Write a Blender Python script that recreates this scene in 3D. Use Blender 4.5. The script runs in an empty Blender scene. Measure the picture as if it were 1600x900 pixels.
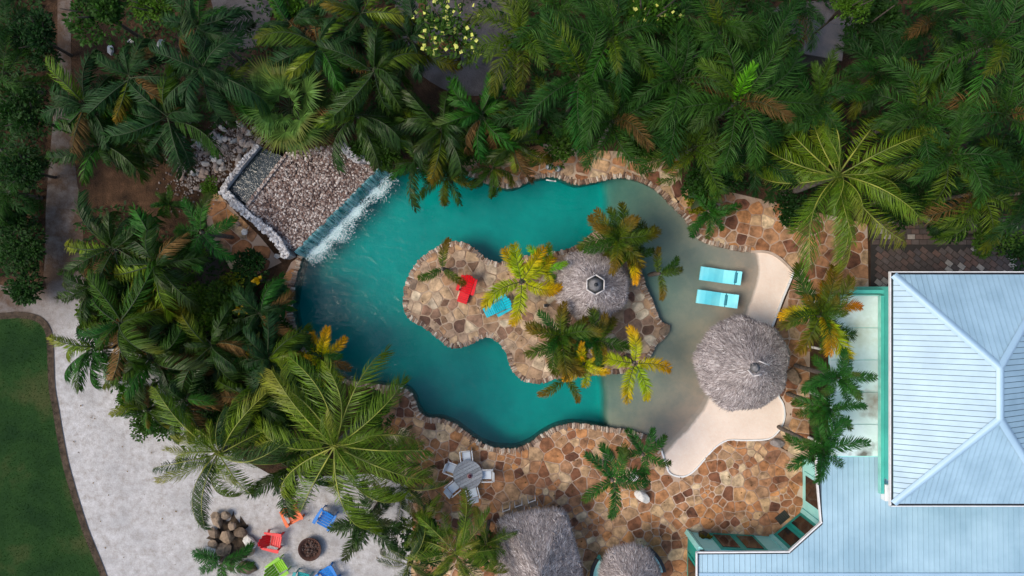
import bpy, bmesh, math, random
from mathutils import Vector, Matrix, Euler
from mathutils.geometry import tessellate_polygon
R = math.radians
rnd = random.Random(7)
S = bpy.context.scene
COL = S.collection

# ------------------------------------------------------------------ camera, sky, sun, exposure
H = 36.0                      # drone height
PPM = 32.0                    # photo pixels per metre on the ground
cam = bpy.data.cameras.new('Camera'); camo = bpy.data.objects.new('Camera', cam); COL.objects.link(camo)
camo.location = (0, 0, H); camo.rotation_euler = (0, 0, 0)
cam.sensor_width = 36; cam.lens = 36 * H / (1600 / PPM); cam.clip_end = 1200; cam.clip_start = 0.5
S.camera = camo
SUN_EL, SUN_AZ = 56.0, 255.0  # azimuth clockwise from +Y
wd = bpy.data.worlds.new('World'); S.world = wd; wd.use_nodes = True
nt = wd.node_tree; bg = nt.nodes['Background']
sky = nt.nodes.new('ShaderNodeTexSky'); sky.sky_type = 'NISHITA'; sky.sun_disc = False
sky.sun_elevation = R(SUN_EL); sky.sun_rotation = R(SUN_AZ); sky.air_density = 1.0; sky.dust_density = 2.2; sky.ozone_density = 1.0
nt.links.new(sky.outputs[0], bg.inputs[0]); bg.inputs[1].default_value = 0.135
sl = bpy.data.lights.new('Sun', 'SUN'); so = bpy.data.objects.new('Sun', sl); COL.objects.link(so)
sl.energy = 1.5; sl.angle = R(28); sl.color = (1.0, 0.88, 0.72)
sdir = Vector((math.sin(R(SUN_AZ)) * math.cos(R(SUN_EL)), math.cos(R(SUN_AZ)) * math.cos(R(SUN_EL)), math.sin(R(SUN_EL))))
so.rotation_euler = sdir.to_track_quat('Z', 'Y').to_euler(); so.location = (0, 0, 60)
S.view_settings.view_transform = 'Standard'; S.view_settings.look = 'None'
S.view_settings.exposure = 0.64; S.view_settings.gamma = 1.0; S.view_settings.use_curve_mapping = False
S.render.engine = 'CYCLES'
S.cycles.use_denoising = True
S.cycles.max_bounces = 5; S.cycles.diffuse_bounces = 3; S.cycles.transparent_max_bounces = 8

# ------------------------------------------------------------------ helpers
def W(px, py, z=0.0):
    k = (H - z) / H / PPM
    return Vector(((px - 800) * k, (450 - py) * k, z))
def M2(px, z=0.0): return px * (H - z) / H / PPM
def P2(pts, z=0.0): return [W(a, b, z).to_2d() for a, b in pts]

def tag(o, label=None, cat=None, group=None, kind=None):
    if label: o['label'] = label
    if cat: o['category'] = cat
    if group: o['group'] = group
    if kind: o['kind'] = kind
    return o
def link(name, me, parent=None, loc=None, rot=None, scale=None):
    o = bpy.data.objects.new(name, me); COL.objects.link(o)
    if parent: o.parent = parent
    if loc is not None: o.location = loc
    if rot is not None: o.rotation_euler = rot
    if scale is not None: o.scale = (scale,) * 3 if isinstance(scale, (int, float)) else scale
    return o
def empty(name, loc, rz=0.0):
    o = bpy.data.objects.new(name, None); COL.objects.link(o); o.location = loc; o.rotation_euler = (0, 0, rz)
    o.empty_display_size = 0.3
    return o
class MB:
    """collects faces of one mesh"""
    def __init__(s): s.v = []; s.f = []; s.m = []; s.smooth = []
    def add(s, vs, fs, mi=0, sm=False):
        b = len(s.v); s.v += [tuple(v) for v in vs]
        for f in fs: s.f.append(tuple(b + i for i in f)); s.m.append(mi); s.smooth.append(sm)
    def box(s, c, d, rz=0.0, mi=0, ry=0.0, rx=0.0, bev=0.0):
        mt = Euler((rx, ry, rz)).to_matrix(); hx, hy, hz = d[0] / 2, d[1] / 2, d[2] / 2
        c = Vector(c)
        if bev <= 0:
            vs = [c + mt @ Vector((x, y, z)) for z in (-hz, hz) for x, y in ((-hx, -hy), (hx, -hy), (hx, hy), (-hx, hy))]
            s.add(vs, [(3, 2, 1, 0), (4, 5, 6, 7), (0, 1, 5, 4), (1, 2, 6, 5), (2, 3, 7, 6), (3, 0, 4, 7)], mi)
        else:
            b = min(bev, hx * .45, hy * .45, hz * .9)
            r0 = [(-hx, -hy), (hx, -hy), (hx, hy), (-hx, hy)]; r1 = [(-hx + b, -hy + b), (hx - b, -hy + b), (hx - b, hy - b), (-hx + b, hy - b)]
            vs = [c + mt @ Vector((x, y, z)) for ring, z in ((r0, -hz), (r0, hz - b), (r1, hz)) for x, y in ring]
            fs = [(3, 2, 1, 0), (8, 9, 10, 11)]
            for k in (0, 4):
                for i in range(4): j = (i + 1) % 4; fs.append((k + i, k + j, k + 4 + j, k + 4 + i))
            s.add(vs, fs, mi)
    def tube(s, pts, rad, n=8, mi=0, cap=True, sm=True):
        pts = [Vector(p) for p in pts]; rs = rad if isinstance(rad, (list, tuple)) else [rad] * len(pts)
        vs = []; 
        for i, p in enumerate(pts):
            t = (pts[min(i + 1, len(pts) - 1)] - pts[max(i - 1, 0)]).normalized()
            a = t.cross(Vector((0, 0, 1)) if abs(t.z) < .95 else Vector((1, 0, 0))).normalized(); b = t.cross(a)
            for k in range(n):
                an = 2 * math.pi * k / n; vs.append(p + (a * math.cos(an) + b * math.sin(an)) * rs[i])
        fs = []
        for i in range(len(pts) - 1):
            for k in range(n):
                k2 = (k + 1) % n; fs.append((i * n + k, i * n + k2, (i + 1) * n + k2, (i + 1) * n + k))
        if cap: fs += [tuple(range(n))[::-1], tuple((len(pts) - 1) * n + k for k in range(n))]
        s.add(vs, fs, mi, sm)
    def prism(s, poly, z0, z1, mi=0):
        """poly: list of 2D points, z0/z1 number or function"""
        n = len(poly); f0 = z0 if callable(z0) else (lambda x, y: z0); f1 = z1 if callable(z1) else (lambda x, y: z1)
        vs = [(p[0], p[1], f0(p[0], p[1])) for p in poly] + [(p[0], p[1], f1(p[0], p[1])) for p in poly]
        tr = tessellate_polygon([[Vector((p[0], p[1], 0)) for p in poly]])
        fs = []
        for t in tr:
            a, b, c = (poly[i] for i in t)
            cr = (b[0] - a[0]) * (c[1] - a[1]) - (b[1] - a[1]) * (c[0] - a[0])
            t = tuple(t) if cr > 0 else tuple(t)[::-1]
            fs.append(tuple(i + n for i in t)); fs.append(t[::-1])
        ar = sum(poly[i][0] * poly[(i + 1) % n][1] - poly[(i + 1) % n][0] * poly[i][1] for i in range(n))
        for i in range(n):
            j = (i + 1) % n
            fs.append((i, j, n + j, n + i) if ar > 0 else (j, i, n + i, n + j))
        s.add(vs, fs, mi)
    def mesh(s, name, mats):
        me = bpy.data.meshes.new(name); me.from_pydata(s.v, [], s.f)
        for m in (mats if isinstance(mats, (list, tuple)) else [mats]): me.materials.append(m)
        me.polygons.foreach_set('material_index', s.m); me.polygons.foreach_set('use_smooth', s.smooth)
        me.update(); return me
    def build(s, name, mats, parent=None, loc=None, rot=None, scale=None):
        return link(name, s.mesh(name, mats), parent, loc, rot, scale)

def inside(p, poly):
    x, y = p[0], p[1]; c = False; n = len(poly); j = n - 1
    for i in range(n):
        xi, yi = poly[i][0], poly[i][1]; xj, yj = poly[j][0], poly[j][1]
        if (yi > y) != (yj > y) and x < (xj - xi) * (y - yi) / (yj - yi) + xi: c = not c
        j = i
    return c
def nearest(p, line, closed=True):
    best = None; n = len(line)
    for i in range(n if closed else n - 1):
        a = line[i]; b = line[(i + 1) % n]; dx, dy = b[0] - a[0], b[1] - a[1]; l2 = dx * dx + dy * dy
        t = 0 if l2 == 0 else max(0, min(1, ((p[0] - a[0]) * dx + (p[1] - a[1]) * dy) / l2))
        qx, qy = a[0] + dx * t, a[1] + dy * t; d = (p[0] - qx) ** 2 + (p[1] - qy) ** 2
        if best is None or d < best[0]: best = (d, qx, qy, dx * (p[1] - a[1]) - dy * (p[0] - a[0]))
    return math.sqrt(best[0]), best[1], best[2], best[3]
def smooth(pts, n=4, closed=True):
    out = []; N = len(pts)
    for i in range(N if closed else N - 1):
        p = [pts[(i + k) % N] if closed else pts[max(0, min(N - 1, i + k))] for k in (-1, 0, 1, 2)]
        for k in range(n):
            t = k / n
            out.append(tuple(.5 * (2 * p[1][c] + (p[2][c] - p[0][c]) * t + (2 * p[0][c] - 5 * p[1][c] + 4 * p[2][c] - p[3][c]) * t * t + (3 * p[1][c] - p[0][c] - 3 * p[2][c] + p[3][c]) * t ** 3) for c in (0, 1)))
    if not closed: out.append(tuple(pts[-1]))
    return out
def sheet(name, poly, z, m, holes=()):
    loops = [[Vector((p[0], p[1], 0)) for p in poly]] + [[Vector((p[0], p[1], 0)) for p in h] for h in holes]
    flat = [v for l in loops for v in l]; mb = MB(); fs = []
    for t in tessellate_polygon(loops):
        a, b, c = (flat[i] for i in t); cr = (b - a).cross(c - a).z
        fs.append(tuple(t) if cr > 0 else tuple(t)[::-1])
    mb.add([(v.x, v.y, z) for v in flat], fs)
    return mb.build(name, m)

# ------------------------------------------------------------------ materials
MATS = {}
def new_mat(name):
    m = bpy.data.materials.new(name); m.use_nodes = True; n = m.node_tree.nodes; return m, n, m.node_tree.links, n['Principled BSDF']
def ramp(n, cols, pos=None, const=False):
    r = n.new('ShaderNodeValToRGB'); e = r.color_ramp.elements
    if const: r.color_ramp.interpolation = 'CONSTANT'
    for i, c in enumerate(cols):
        p = pos[i] if pos else (i / len(cols) if const else i / max(1, len(cols) - 1))
        el = e[i] if i < 2 else e.new(p)
        el.position = p; el.color = (*c, 1)
    return r
def mixc(n, l, a, b, fac, mode='MIX'):
    x = n.new('ShaderNodeMix'); x.data_type = 'RGBA'; x.blend_type = mode
    for sock, v in ((x.inputs[6], a), (x.inputs[7], b), (x.inputs[0], fac)):
        if hasattr(v, 'is_output'): l.new(v, sock)
        elif isinstance(v, (int, float)): sock.default_value = v
        else: sock.default_value = (*v, 1)
    return x.outputs[2]
def noise(n, l, scale, detail=4, coord='Object', rough=.55):
    tc = n.new('ShaderNodeTexCoord'); t = n.new('ShaderNodeTexNoise'); t.inputs['Scale'].default_value = scale
    t.inputs['Detail'].default_value = detail; t.inputs['Roughness'].default_value = rough
    if coord == 'World':
        g = n.new('ShaderNodeNewGeometry'); l.new(g.outputs['Position'], t.inputs['Vector'])
    else: l.new(tc.outputs[coord], t.inputs['Vector'])
    return t.outputs['Fac']
def mr(n, l, v, a, b, c=0., d=1.):
    x = n.new('ShaderNodeMapRange'); l.new(v, x.inputs[0])
    for i, q in enumerate((a, b, c, d)): x.inputs[i + 1].default_value = q
    return x.outputs[0]
def bump(n, l, b, h, s=.4, d=.05):
    x = n.new('ShaderNodeBump'); x.inputs['Strength'].default_value = s; x.inputs['Distance'].default_value = d
    l.new(h, x.inputs['Height']); l.new(x.outputs[0], b.inputs['Normal'])
def plain(name, c, c2=None, scale=6, rough=.6, bmp=0., bscale=None, spec=.4, coord='World', metal=0.):
    if name in MATS: return MATS[name]
    m, n, l, b = new_mat(name)
    c2 = c2 or tuple(x * .75 for x in c)
    f = mr(n, l, noise(n, l, scale, 5, coord), .35, .65)
    l.new(mixc(n, l, c, c2, f), b.inputs['Base Color']); b.inputs['Roughness'].default_value = rough
    b.inputs['Specular IOR Level'].default_value = spec; b.inputs['Metallic'].default_value = metal
    if bmp: bump(n, l, b, noise(n, l, bscale or scale * 6, 4, coord), bmp)
    MATS[name] = m; return m
def varied(name, cols, source='object', rough=.75, mottle=.35, mscale=9, bmp=.3, spec=.3, pos=None, const=False):
    """colour picked per object or per island out of cols"""
    if name in MATS: return MATS[name]
    m, n, l, b = new_mat(name)
    if source == 'object': src = n.new('ShaderNodeObjectInfo').outputs['Random']
    else: src = n.new('ShaderNodeNewGeometry').outputs['Random Per Island']
    r = ramp(n, cols, pos, const); l.new(src, r.inputs[0])
    f = mr(n, l, noise(n, l, mscale, 6, 'World', .65), .3, .7, 1 - mottle, 1 + mottle * .6)
    l.new(mixc(n, l, r.outputs[0], (0, 0, 0), 0), b.inputs['Base Color'])
    v = n.new('ShaderNodeVectorMath'); v.operation = 'SCALE'; l.new(r.outputs[0], v.inputs[0]); l.new(f, v.inputs['Scale'])
    l.new(v.outputs[0], b.inputs['Base Color']); b.inputs['Roughness'].default_value = rough; b.inputs['Specular IOR Level'].default_value = spec
    if bmp: bump(n, l, b, noise(n, l, mscale * 3, 5, 'World'), bmp, .03)
    MATS[name] = m; return m
def leafmat(name, base, alt, tip=None, tipstart=.55, rough=.55, spec=.35, trans=.28, tipaxis=True):
    spec *= .55; base, alt = [tuple(c * k for c, k in zip(q, (1.15, 1.5, .62))) for q in (base, alt)]
    """leaf colour varies per frond and per leaflet; tip colour along the frond's own length"""
    m, n, l, b = new_mat(name)
    oi = n.new('ShaderNodeObjectInfo').outputs['Random']; gi = n.new('ShaderNodeNewGeometry').outputs['Random Per Island']
    c = mixc(n, l, base, alt, oi)
    if tip:
        tc = n.new('ShaderNodeTexCoord'); sx = n.new('ShaderNodeSeparateXYZ'); l.new(tc.outputs['Object'], sx.inputs[0])
        ad = n.new('ShaderNodeMath'); ad.operation = 'MULTIPLY_ADD'; l.new(oi, ad.inputs[0]); ad.inputs[1].default_value = .5; ad.inputs[2].default_value = -.25
        sm = n.new('ShaderNodeMath'); sm.operation = 'ADD'; l.new(sx.outputs[0], sm.inputs[0]); l.new(ad.outputs[0], sm.inputs[1])
        c = mixc(n, l, c, tip, mr(n, l, sm.outputs[0], tipstart, 1.0))
    v = n.new('ShaderNodeVectorMath'); v.operation = 'SCALE'; l.new(c, v.inputs[0]); l.new(mr(n, l, gi, 0, 1, .6, 1.4), v.inputs['Scale'])
    l.new(v.outputs[0], b.inputs['Base Color']); b.inputs['Roughness'].default_value = rough; b.inputs['Specular IOR Level'].default_value = spec
    tr = n.new('ShaderNodeBsdfTranslucent'); v2 = n.new('ShaderNodeVectorMath'); v2.operation = 'MULTIPLY'; l.new(v.outputs[0], v2.inputs[0]); v2.inputs[1].default_value = (1.1, 1.3, .5)
    l.new(v2.outputs[0], tr.inputs[0])
    mx = n.new('ShaderNodeMixShader'); mx.inputs[0].default_value = trans
    l.new(b.outputs[0], mx.inputs[1]); l.new(tr.outputs[0], mx.inputs[2]); l.new(mx.outputs[0], n['Material Output'].inputs[0])
    MATS[name] = m; return m

# ------------------------------------------------------------------ outlines (plan)
N_SHORE = [(598, 275), (625, 266), (660, 262), (695, 262), (722, 268), (748, 279), (775, 289), (800, 293), (833, 279), (867, 275), (900, 287), (933, 282), (967, 276), (1000, 282), (1027, 297), (1053, 323), (1070, 340), (1083, 360), (1097, 375), (1117, 383), (1153, 390), (1173, 393)]
BEACH_E = [(1173, 393), (1200, 394), (1220, 405), (1240, 425), (1222, 468), (1204, 517), (1203, 565), (1215, 615), (1223, 630), (1226, 647), (1223, 662), (1215, 675), (1200, 686), (1167, 688), (1137, 688), (1120, 697), (1107, 710), (1090, 730), (1077, 741), (1063, 745), (1047, 740), (1041, 728), (1033, 703)]
S_SHORE = [(1033, 703), (1017, 687), (1000, 678), (973, 672), (933, 667), (900, 663), (873, 667), (850, 678), (830, 692), (807, 702), (785, 702), (760, 697), (735, 682), (712, 665), (690, 656), (664, 653), (651, 638), (645, 620), (628, 606), (590, 602), (545, 596), (505, 578)]
W_SHORE = [(505, 578), (484, 557), (470, 537), (461, 515), (455, 485), (457, 455), (464, 425), (474, 396)]
ISLAND = [(632, 467), (635, 443), (642, 427), (653, 410), (670, 396), (692, 383), (711, 379), (727, 382), (742, 391), (755, 402), (770, 410), (790, 411), (820, 402), (850, 398), (880, 392), (905, 384), (925, 366), (955, 356), (982, 372), (996, 405), (1003, 433), (1013, 460), (1022, 480), (1030, 500), (1042, 514), (1037, 527), (1022, 540), (1012, 560), (985, 580), (943, 583), (900, 588), (870, 590), (843, 598), (820, 594), (805, 583), (797, 567), (792, 550), (780, 534), (763, 525), (747, 530), (730, 538), (713, 543), (697, 538), (680, 523), (660, 508), (640, 497), (633, 482)]
WATERLINE = [(1000, 740), (1036, 702), (1073, 663), (1093, 637), (1105, 613), (1120, 575), (1145, 525), (1160, 492), (1173, 450), (1179, 417), (1173, 392), (1150, 340)]
nsh = smooth(P2(N_SHORE), 3, False); bea = smooth(P2(BEACH_E[1:3]), 2, False) + P2(BEACH_E[3:6]) + smooth(P2(BEACH_E[6:]), 3, False)
ssh = smooth(P2(S_SHORE), 3, False); wsh = smooth(P2(W_SHORE), 3, False)
POOL = nsh + [tuple(p) for p in bea] + ssh[1:] + wsh[1:]
ISL = smooth(P2(ISLAND), 2)
WL = -0.10

# ------------------------------------------------------------------ setting
# soil
def soil_mat():
    m, n, l, b = new_mat('soil')
    f = noise(n, l, 1.3, 8, 'World', .7); r = ramp(n, [(.016, .011, .007), (.065, .036, .020), (.15, .085, .050)], [.3, .55, .8]); l.new(f, r.inputs[0])
    f2 = noise(n, l, .16, 3, 'World'); 
    l.new(mixc(n, l, r.outputs[0], (.075, .068, .066), mr(n, l, f2, .58, .7)), b.inputs['Base Color'])
    b.inputs['Roughness'].default_value = .95; b.inputs['Specular IOR Level'].default_value = .15
    bump(n, l, b, noise(n, l, 12, 6, 'World'), .8, .08); return m
BIG = [(-220, -220), (220, -220), (220, 220), (-220, 220)]
g = sheet('ground', BIG, 0.0, soil_mat(), [POOL]); tag(g, kind='structure')

# lawn
def lawn_mat():
    m, n, l, b = new_mat('lawn')
    f = noise(n, l, .5, 5, 'World'); r = ramp(n, [(.010, .032, .009), (.018, .050, .012), (.060, .068, .024)], [.32, .52, .76]); l.new(f, r.inputs[0])
    l.new(r.outputs[0], b.inputs['Base Color']); b.inputs['Roughness'].default_value = .9; b.inputs['Specular IOR Level'].default_value = .1
    bump(n, l, b, noise(n, l, 30, 4, 'World'), .7, .05); return m
LAWN = smooth(P2([(-700, 500), (-100, 499), (0, 494), (30, 492), (55, 496), (70, 506), (78, 525), (80, 560), (82, 605), (88, 640), (95, 683), (104, 727), (118, 777), (134, 827), (150, 867), (164, 903), (190, 980), (230, 1200), (-700, 1200)]), 3)
o = sheet('lawn', LAWN, 0.045, lawn_mat()); tag(o, kind='structure')
GMAT = leafmat('grass_blade', (.011, .034, .008), (.020, .042, .012), spec=.1)
mb = MB(); xs = [p[0] for p in LAWN]; 
for i in range(26000):
    p = (rnd.uniform(-27, -18.5), rnd.uniform(-17, -1.2))
    if not inside(p, LAWN): continue
    a = rnd.uniform(0, 6.28); h = rnd.uniform(.03, .07); w = .012; dx, dy = math.cos(a) * w, math.sin(a) * w
    mb.add([(p[0] - dx, p[1] - dy, .045), (p[0] + dx, p[1] + dy, .045), (p[0] + rnd.uniform(-.05, .05), p[1] + rnd.uniform(-.05, .05), .045 + h)], [(0, 1, 2)])
o = mb.build('lawn_grass', GMAT); tag(o, 'short green lawn grass beside the pale sand path', 'grass', kind='stuff')
# dark edge strip of the lawn
def ribbon(line, w, z, closed=False):
    mb = MB(); n = len(line); L = []; Rr = []
    for i in range(n):
        a = Vector(line[max(i - 1, 0)] if not closed else line[i - 1]); b = Vector(line[min(i + 1, n - 1)] if not closed else line[(i + 1) % n])
        t = (b - a).normalized(); nn = Vector((-t.y, t.x)); c = Vector(line[i]); L.append(c + nn * w / 2); Rr.append(c - nn * w / 2)
    vs = [(p.x, p.y, z) for p in L] + [(p.x, p.y, z) for p in Rr]
    m = n if closed else n - 1
    mb.add(vs, [(i, n + i, n + (i + 1) % n, (i + 1) % n) for i in range(m)])
    return mb
o = ribbon(LAWN, .32, .05, True).build('lawn_border', plain('border_soil', (.03, .02, .012), (.08, .055, .035), 4, .95, .6)); tag(o, kind='structure')

# sand path and sand yard
def sand_mat():
    m, n, l, b = new_mat('coral_sand')
    f = noise(n, l, 2.6, 10, 'World', .78); r = ramp(n, [(.26, .23, .20), (.43, .415, .40), (.58, .575, .575)], [.30, .5, .70]); l.new(f, r.inputs[0])
    gg = n.new('ShaderNodeNewGeometry'); sx = n.new('ShaderNodeSeparateXYZ'); l.new(gg.outputs['Position'], sx.inputs[0])
    f2 = noise(n, l, .35, 4, 'World'); ad = n.new('ShaderNodeMath'); ad.operation = 'MULTIPLY_ADD'; l.new(f2, ad.inputs[0]); ad.inputs[1].default_value = 5.0; l.new(sx.outputs[1], ad.inputs[2])
    xm = n.new('ShaderNodeMath'); xm.operation = 'MULTIPLY_ADD'; l.new(sx.outputs[0], xm.inputs[0]); xm.inputs[1].default_value = -1.0; xm.inputs[2].default_value = -20.5
    x2 = n.new('ShaderNodeMath'); x2.operation = 'MAXIMUM'; l.new(xm.outputs[0], x2.inputs[0]); x2.inputs[1].default_value = 0
    x3 = n.new('ShaderNodeMath'); x3.operation = 'ADD'; l.new(x2.outputs[0], x3.inputs[0]); l.new(ad.outputs[0], x3.inputs[1]); ad = x3
    # trodden earth on the narrow path between the trees, clean coral sand in the yard
    earth = mixc(n, l, (.060, .036, .024), (.13, .090, .064), f)
    c = mixc(n, l, r.outputs[0], earth, mr(n, l, ad.outputs[0], -.5, 5.0))
    c = mixc(n, l, c, (.30, .295, .29), mr(n, l, noise(n, l, .55, 6, 'World', .7), .45, .75, 0, .75))
    sp = noise(n, l, 3.2, 2, 'World'); c = mixc(n, l, c, (.12, .10, .09), mr(n, l, sp, .74, .80))
    l.new(c, b.inputs['Base Color']); b.inputs['Roughness'].default_value = .95; b.inputs['Specular IOR Level'].default_value = .15
    bump(n, l, b, noise(n, l, 14, 8, 'World', .7), .6, .05); return m
SAND = P2([(92, -200), (125, -200), (112, 0), (112, 120), (118, 260), (128, 330), (135, 450), (150, 520), (230, 560), (300, 640), (420, 740), (640, 760), (650, 1000), (200, 1200), (-300, 1200), (-300, 455), (40, 455), (68, 430), (72, 320), (82, 200), (90, 80)])
o = sheet('sand_path', smooth(SAND, 3), 0.012, sand_mat()); tag(o, kind='structure')

GRAVEL = plain('grey_earth', (.13, .12, .12), (.075, .066, .064), 1.2, .95, .7, 14, spec=.1)
for pts in ([(628, -40), (800, -40), (802, 100), (790, 140), (740, 150), (690, 138), (640, 100), (625, 50)], [(330, -40), (425, -40), (420, 40), (395, 75), (350, 60)], [(1215, 10), (1330, 5), (1340, 60), (1260, 80), (1205, 60)]):
    o = sheet('gravel_clearing', smooth(P2(pts), 3), .02, GRAVEL); tag(o, kind='structure')
# pool shell: walls and one floor with a drop-off and a sloping beach
def floor_mat():
    m, n, l, b = new_mat('pool_plaster')
    gg = n.new('ShaderNodeNewGeometry'); sx = n.new('ShaderNodeSeparateXYZ'); l.new(gg.outputs['Position'], sx.inputs[0])
    f = noise(n, l, .9, 6, 'World', .65); f3 = noise(n, l, 7, 6, 'World', .7)
    sand = mixc(n, l, (.82, .69, .58), (.74, .60, .49), mr(n, l, f, .35, .65))
    sand = mixc(n, l, sand, (.80, .74, .66), mr(n, l, f3, .45, .75, 0, .5))
    wet = mixc(n, l, (.33, .275, .22), (.25, .235, .20), mr(n, l, f, .4, .6))
    ad = n.new('ShaderNodeMath'); ad.operation = 'MULTIPLY_ADD'; l.new(f, ad.inputs[0]); ad.inputs[1].default_value = .02; l.new(sx.outputs[2], ad.inputs[2])
    c = mixc(n, l, wet, sand, mr(n, l, ad.outputs[0], WL + .018, WL + .026))
    deep = mixc(n, l, (.01, .52, .50), (.01, .43, .43), mr(n, l, f, .35, .65))
    c = mixc(n, l, deep, c, mr(n, l, sx.outputs[2], -1.45, -.80))
    l.new(c, b.inputs['Base Color']); b.inputs['Roughness'].default_value = .8; b.inputs['Specular IOR Level'].default_value = .2
    bump(n, l, b, noise(n, l, 10, 6, 'World'), .25, .03); return m
FLOOR = floor_mat()
wl = smooth(P2(WATERLINE), 3, False)
def beach_d(x, y):
    d, _, _, s = nearest((x, y), wl, False); return d if s < 0 else -d
XSTEP = W(936, 0).x
def floor_z(x, y):
    d = beach_d(x, y)
    if d > 0: return WL + min(.085, .05 * d)
    z = WL - min(.85, .05 * -d + .012 * d * d); e = x - XSTEP - .28 + .10 * math.sin(y * 1.1) + .05 * math.sin(y * 2.7)   # rounded drop-off
    if e < .22: k = max(0., min(1., (.22 - e) / .38)); k = k * k * (3 - 2 * k); z = z * (1 - k) - 1.5 * k
    return z
mb = MB(); x0, x1, y0, y1 = -11.5, 14.6, -9.8, 6.4; st = .14
nx = int((x1 - XSTEP) / st) + 1; ny = int((y1 - y0) / st) + 1
vs = [(XSTEP + i * st, y0 + j * st, floor_z(XSTEP + i * st, y0 + j * st)) for j in range(ny) for i in range(nx)]
mb.add(vs, [(j * nx + i, j * nx + i + 1, (j + 1) * nx + i + 1, (j + 1) * nx + i) for j in range(ny - 1) for i in range(nx - 1)], 0, True)
yt = y0 + (ny - 1) * st
mb.add([(x0, y0, -1.5), (XSTEP, y0, -1.5), (XSTEP, yt, -1.5), (x0, yt, -1.5)], [(0, 1, 2, 3)])
for j in range(ny - 1):
    a, b_ = vs[j * nx], vs[(j + 1) * nx]; mb.add([(a[0], a[1], -1.5), (b_[0], b_[1], -1.5), b_, a], [(3, 2, 1, 0)])
n = len(POOL)
mb.add([(p[0], p[1], .0) for p in POOL] + [(p[0], p[1], -1.6) for p in POOL], [(i, (i + 1) % n, n + (i + 1) % n, n + i) for i in range(n)])
o = mb.build('pool_basin', FLOOR); tag(o, kind='structure')

# water: a closed body that absorbs red
def water_mat():
    m, n, l, b = new_mat('pool_water'); n.remove(b)
    fr = n.new('ShaderNodeFresnel'); fr.inputs[0].default_value = 1.33
    tr = n.new('ShaderNodeBsdfTransparent'); gl = n.new('ShaderNodeBsdfGlossy'); gl.inputs['Roughness'].default_value = .14
    mx = n.new('ShaderNodeMixShader'); l.new(fr.outputs[0], mx.inputs[0]); l.new(tr.outputs[0], mx.inputs[1]); l.new(gl.outputs[0], mx.inputs[2])
    g = n.new('ShaderNodeNewGeometry'); mp = n.new('ShaderNodeMapping'); mp.inputs['Rotation'].default_value = (0, 0, .5); mp.inputs['Scale'].default_value = (1.0, 2.2, 1)
    l.new(g.outputs['Position'], mp.inputs[0]); t = n.new('ShaderNodeTexNoise'); t.inputs['Scale'].default_value = 1.5; t.inputs['Detail'].default_value = 5; t.inputs['Distortion'].default_value = .8
    l.new(mp.outputs[0], t.inputs['Vector'])
    bm = n.new('ShaderNodeBump'); bm.inputs['Strength'].default_value = .8; bm.inputs['Distance'].default_value = .04; l.new(t.outputs['Fac'], bm.inputs['Height'])
    l.new(bm.outputs[0], gl.inputs['Normal']); l.new(bm.outputs[0], fr.inputs['Normal'])
    va = n.new('ShaderNodeVolumeAbsorption'); va.inputs['Color'].default_value = (.02, .78, .76, 1); va.inputs['Density'].default_value = .9
    l.new(mx.outputs[0], n['Material Output'].inputs['Surface']); l.new(va.outputs[0], n['Material Output'].inputs['Volume']); return m
WPOLY = [tuple(Vector(p) + (Vector(p) - Vector(nearest(p, POOL)[1:3])) * 0) for p in POOL]
mb = MB(); mb.prism(WPOLY, -1.55, WL)
o = mb.build('pool_water', water_mat()); tag(o, kind='structure')

# ---- flagstones
STONE = varied('flagstone', [(.12, .050, .030), (.26, .108, .050), (.40, .18, .075), (.48, .225, .088), (.32, .15, .078), (.42, .24, .125), (.52, .35, .19), (.21, .086, .047), (.50, .235, .085), (.62, .48, .30), (.40, .20, .095), (.35, .175, .088)], 'object', .8, .7, 2.6, .7)
STONE_I = varied('small_flagstone', [(.12, .050, .030), (.26, .108, .050), (.40, .18, .075), (.48, .225, .088), (.32, .15, .078), (.42, .24, .125), (.52, .35, .19), (.21, .086, .047), (.50, .235, .085), (.62, .48, .30), (.40, .20, .095), (.35, .175, .088)], 'island', .8, .7, 2.6, .7)
STONE_P = varied('pale_flagstone', [(.10, .05, .035), (.40, .25, .14), (.52, .36, .21), (.18, .09, .06), (.60, .47, .31), (.30, .17, .11), (.46, .27, .13), (.64, .54, .38), (.13, .065, .045), (.36, .22, .14), (.55, .43, .29)], 'object', .8, .6, 2.6, .7)
MORTAR = plain('mortar', (.56, .43, .33), (.27, .165, .105), .45, .9, .4, 20)
MORTAR_P = plain('pale_mortar', (.50, .38, .27), (.30, .20, .13), 1.0, .9, .4, 20)
def clip_half(poly, px, py, nx, ny):
    out = []; n = len(poly)
    for i in range(n):
        a = poly[i]; b = poly[(i + 1) % n]; da = (a[0] - px) * nx + (a[1] - py) * ny; db = (b[0] - px) * nx + (b[1] - py) * ny
        if da <= 0: out.append(a)
        if (da < 0 < db) or (db < 0 < da): t = da / (da - db); out.append((a[0] + (b[0] - a[0]) * t, a[1] + (b[1] - a[1]) * t))
    return out
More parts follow.
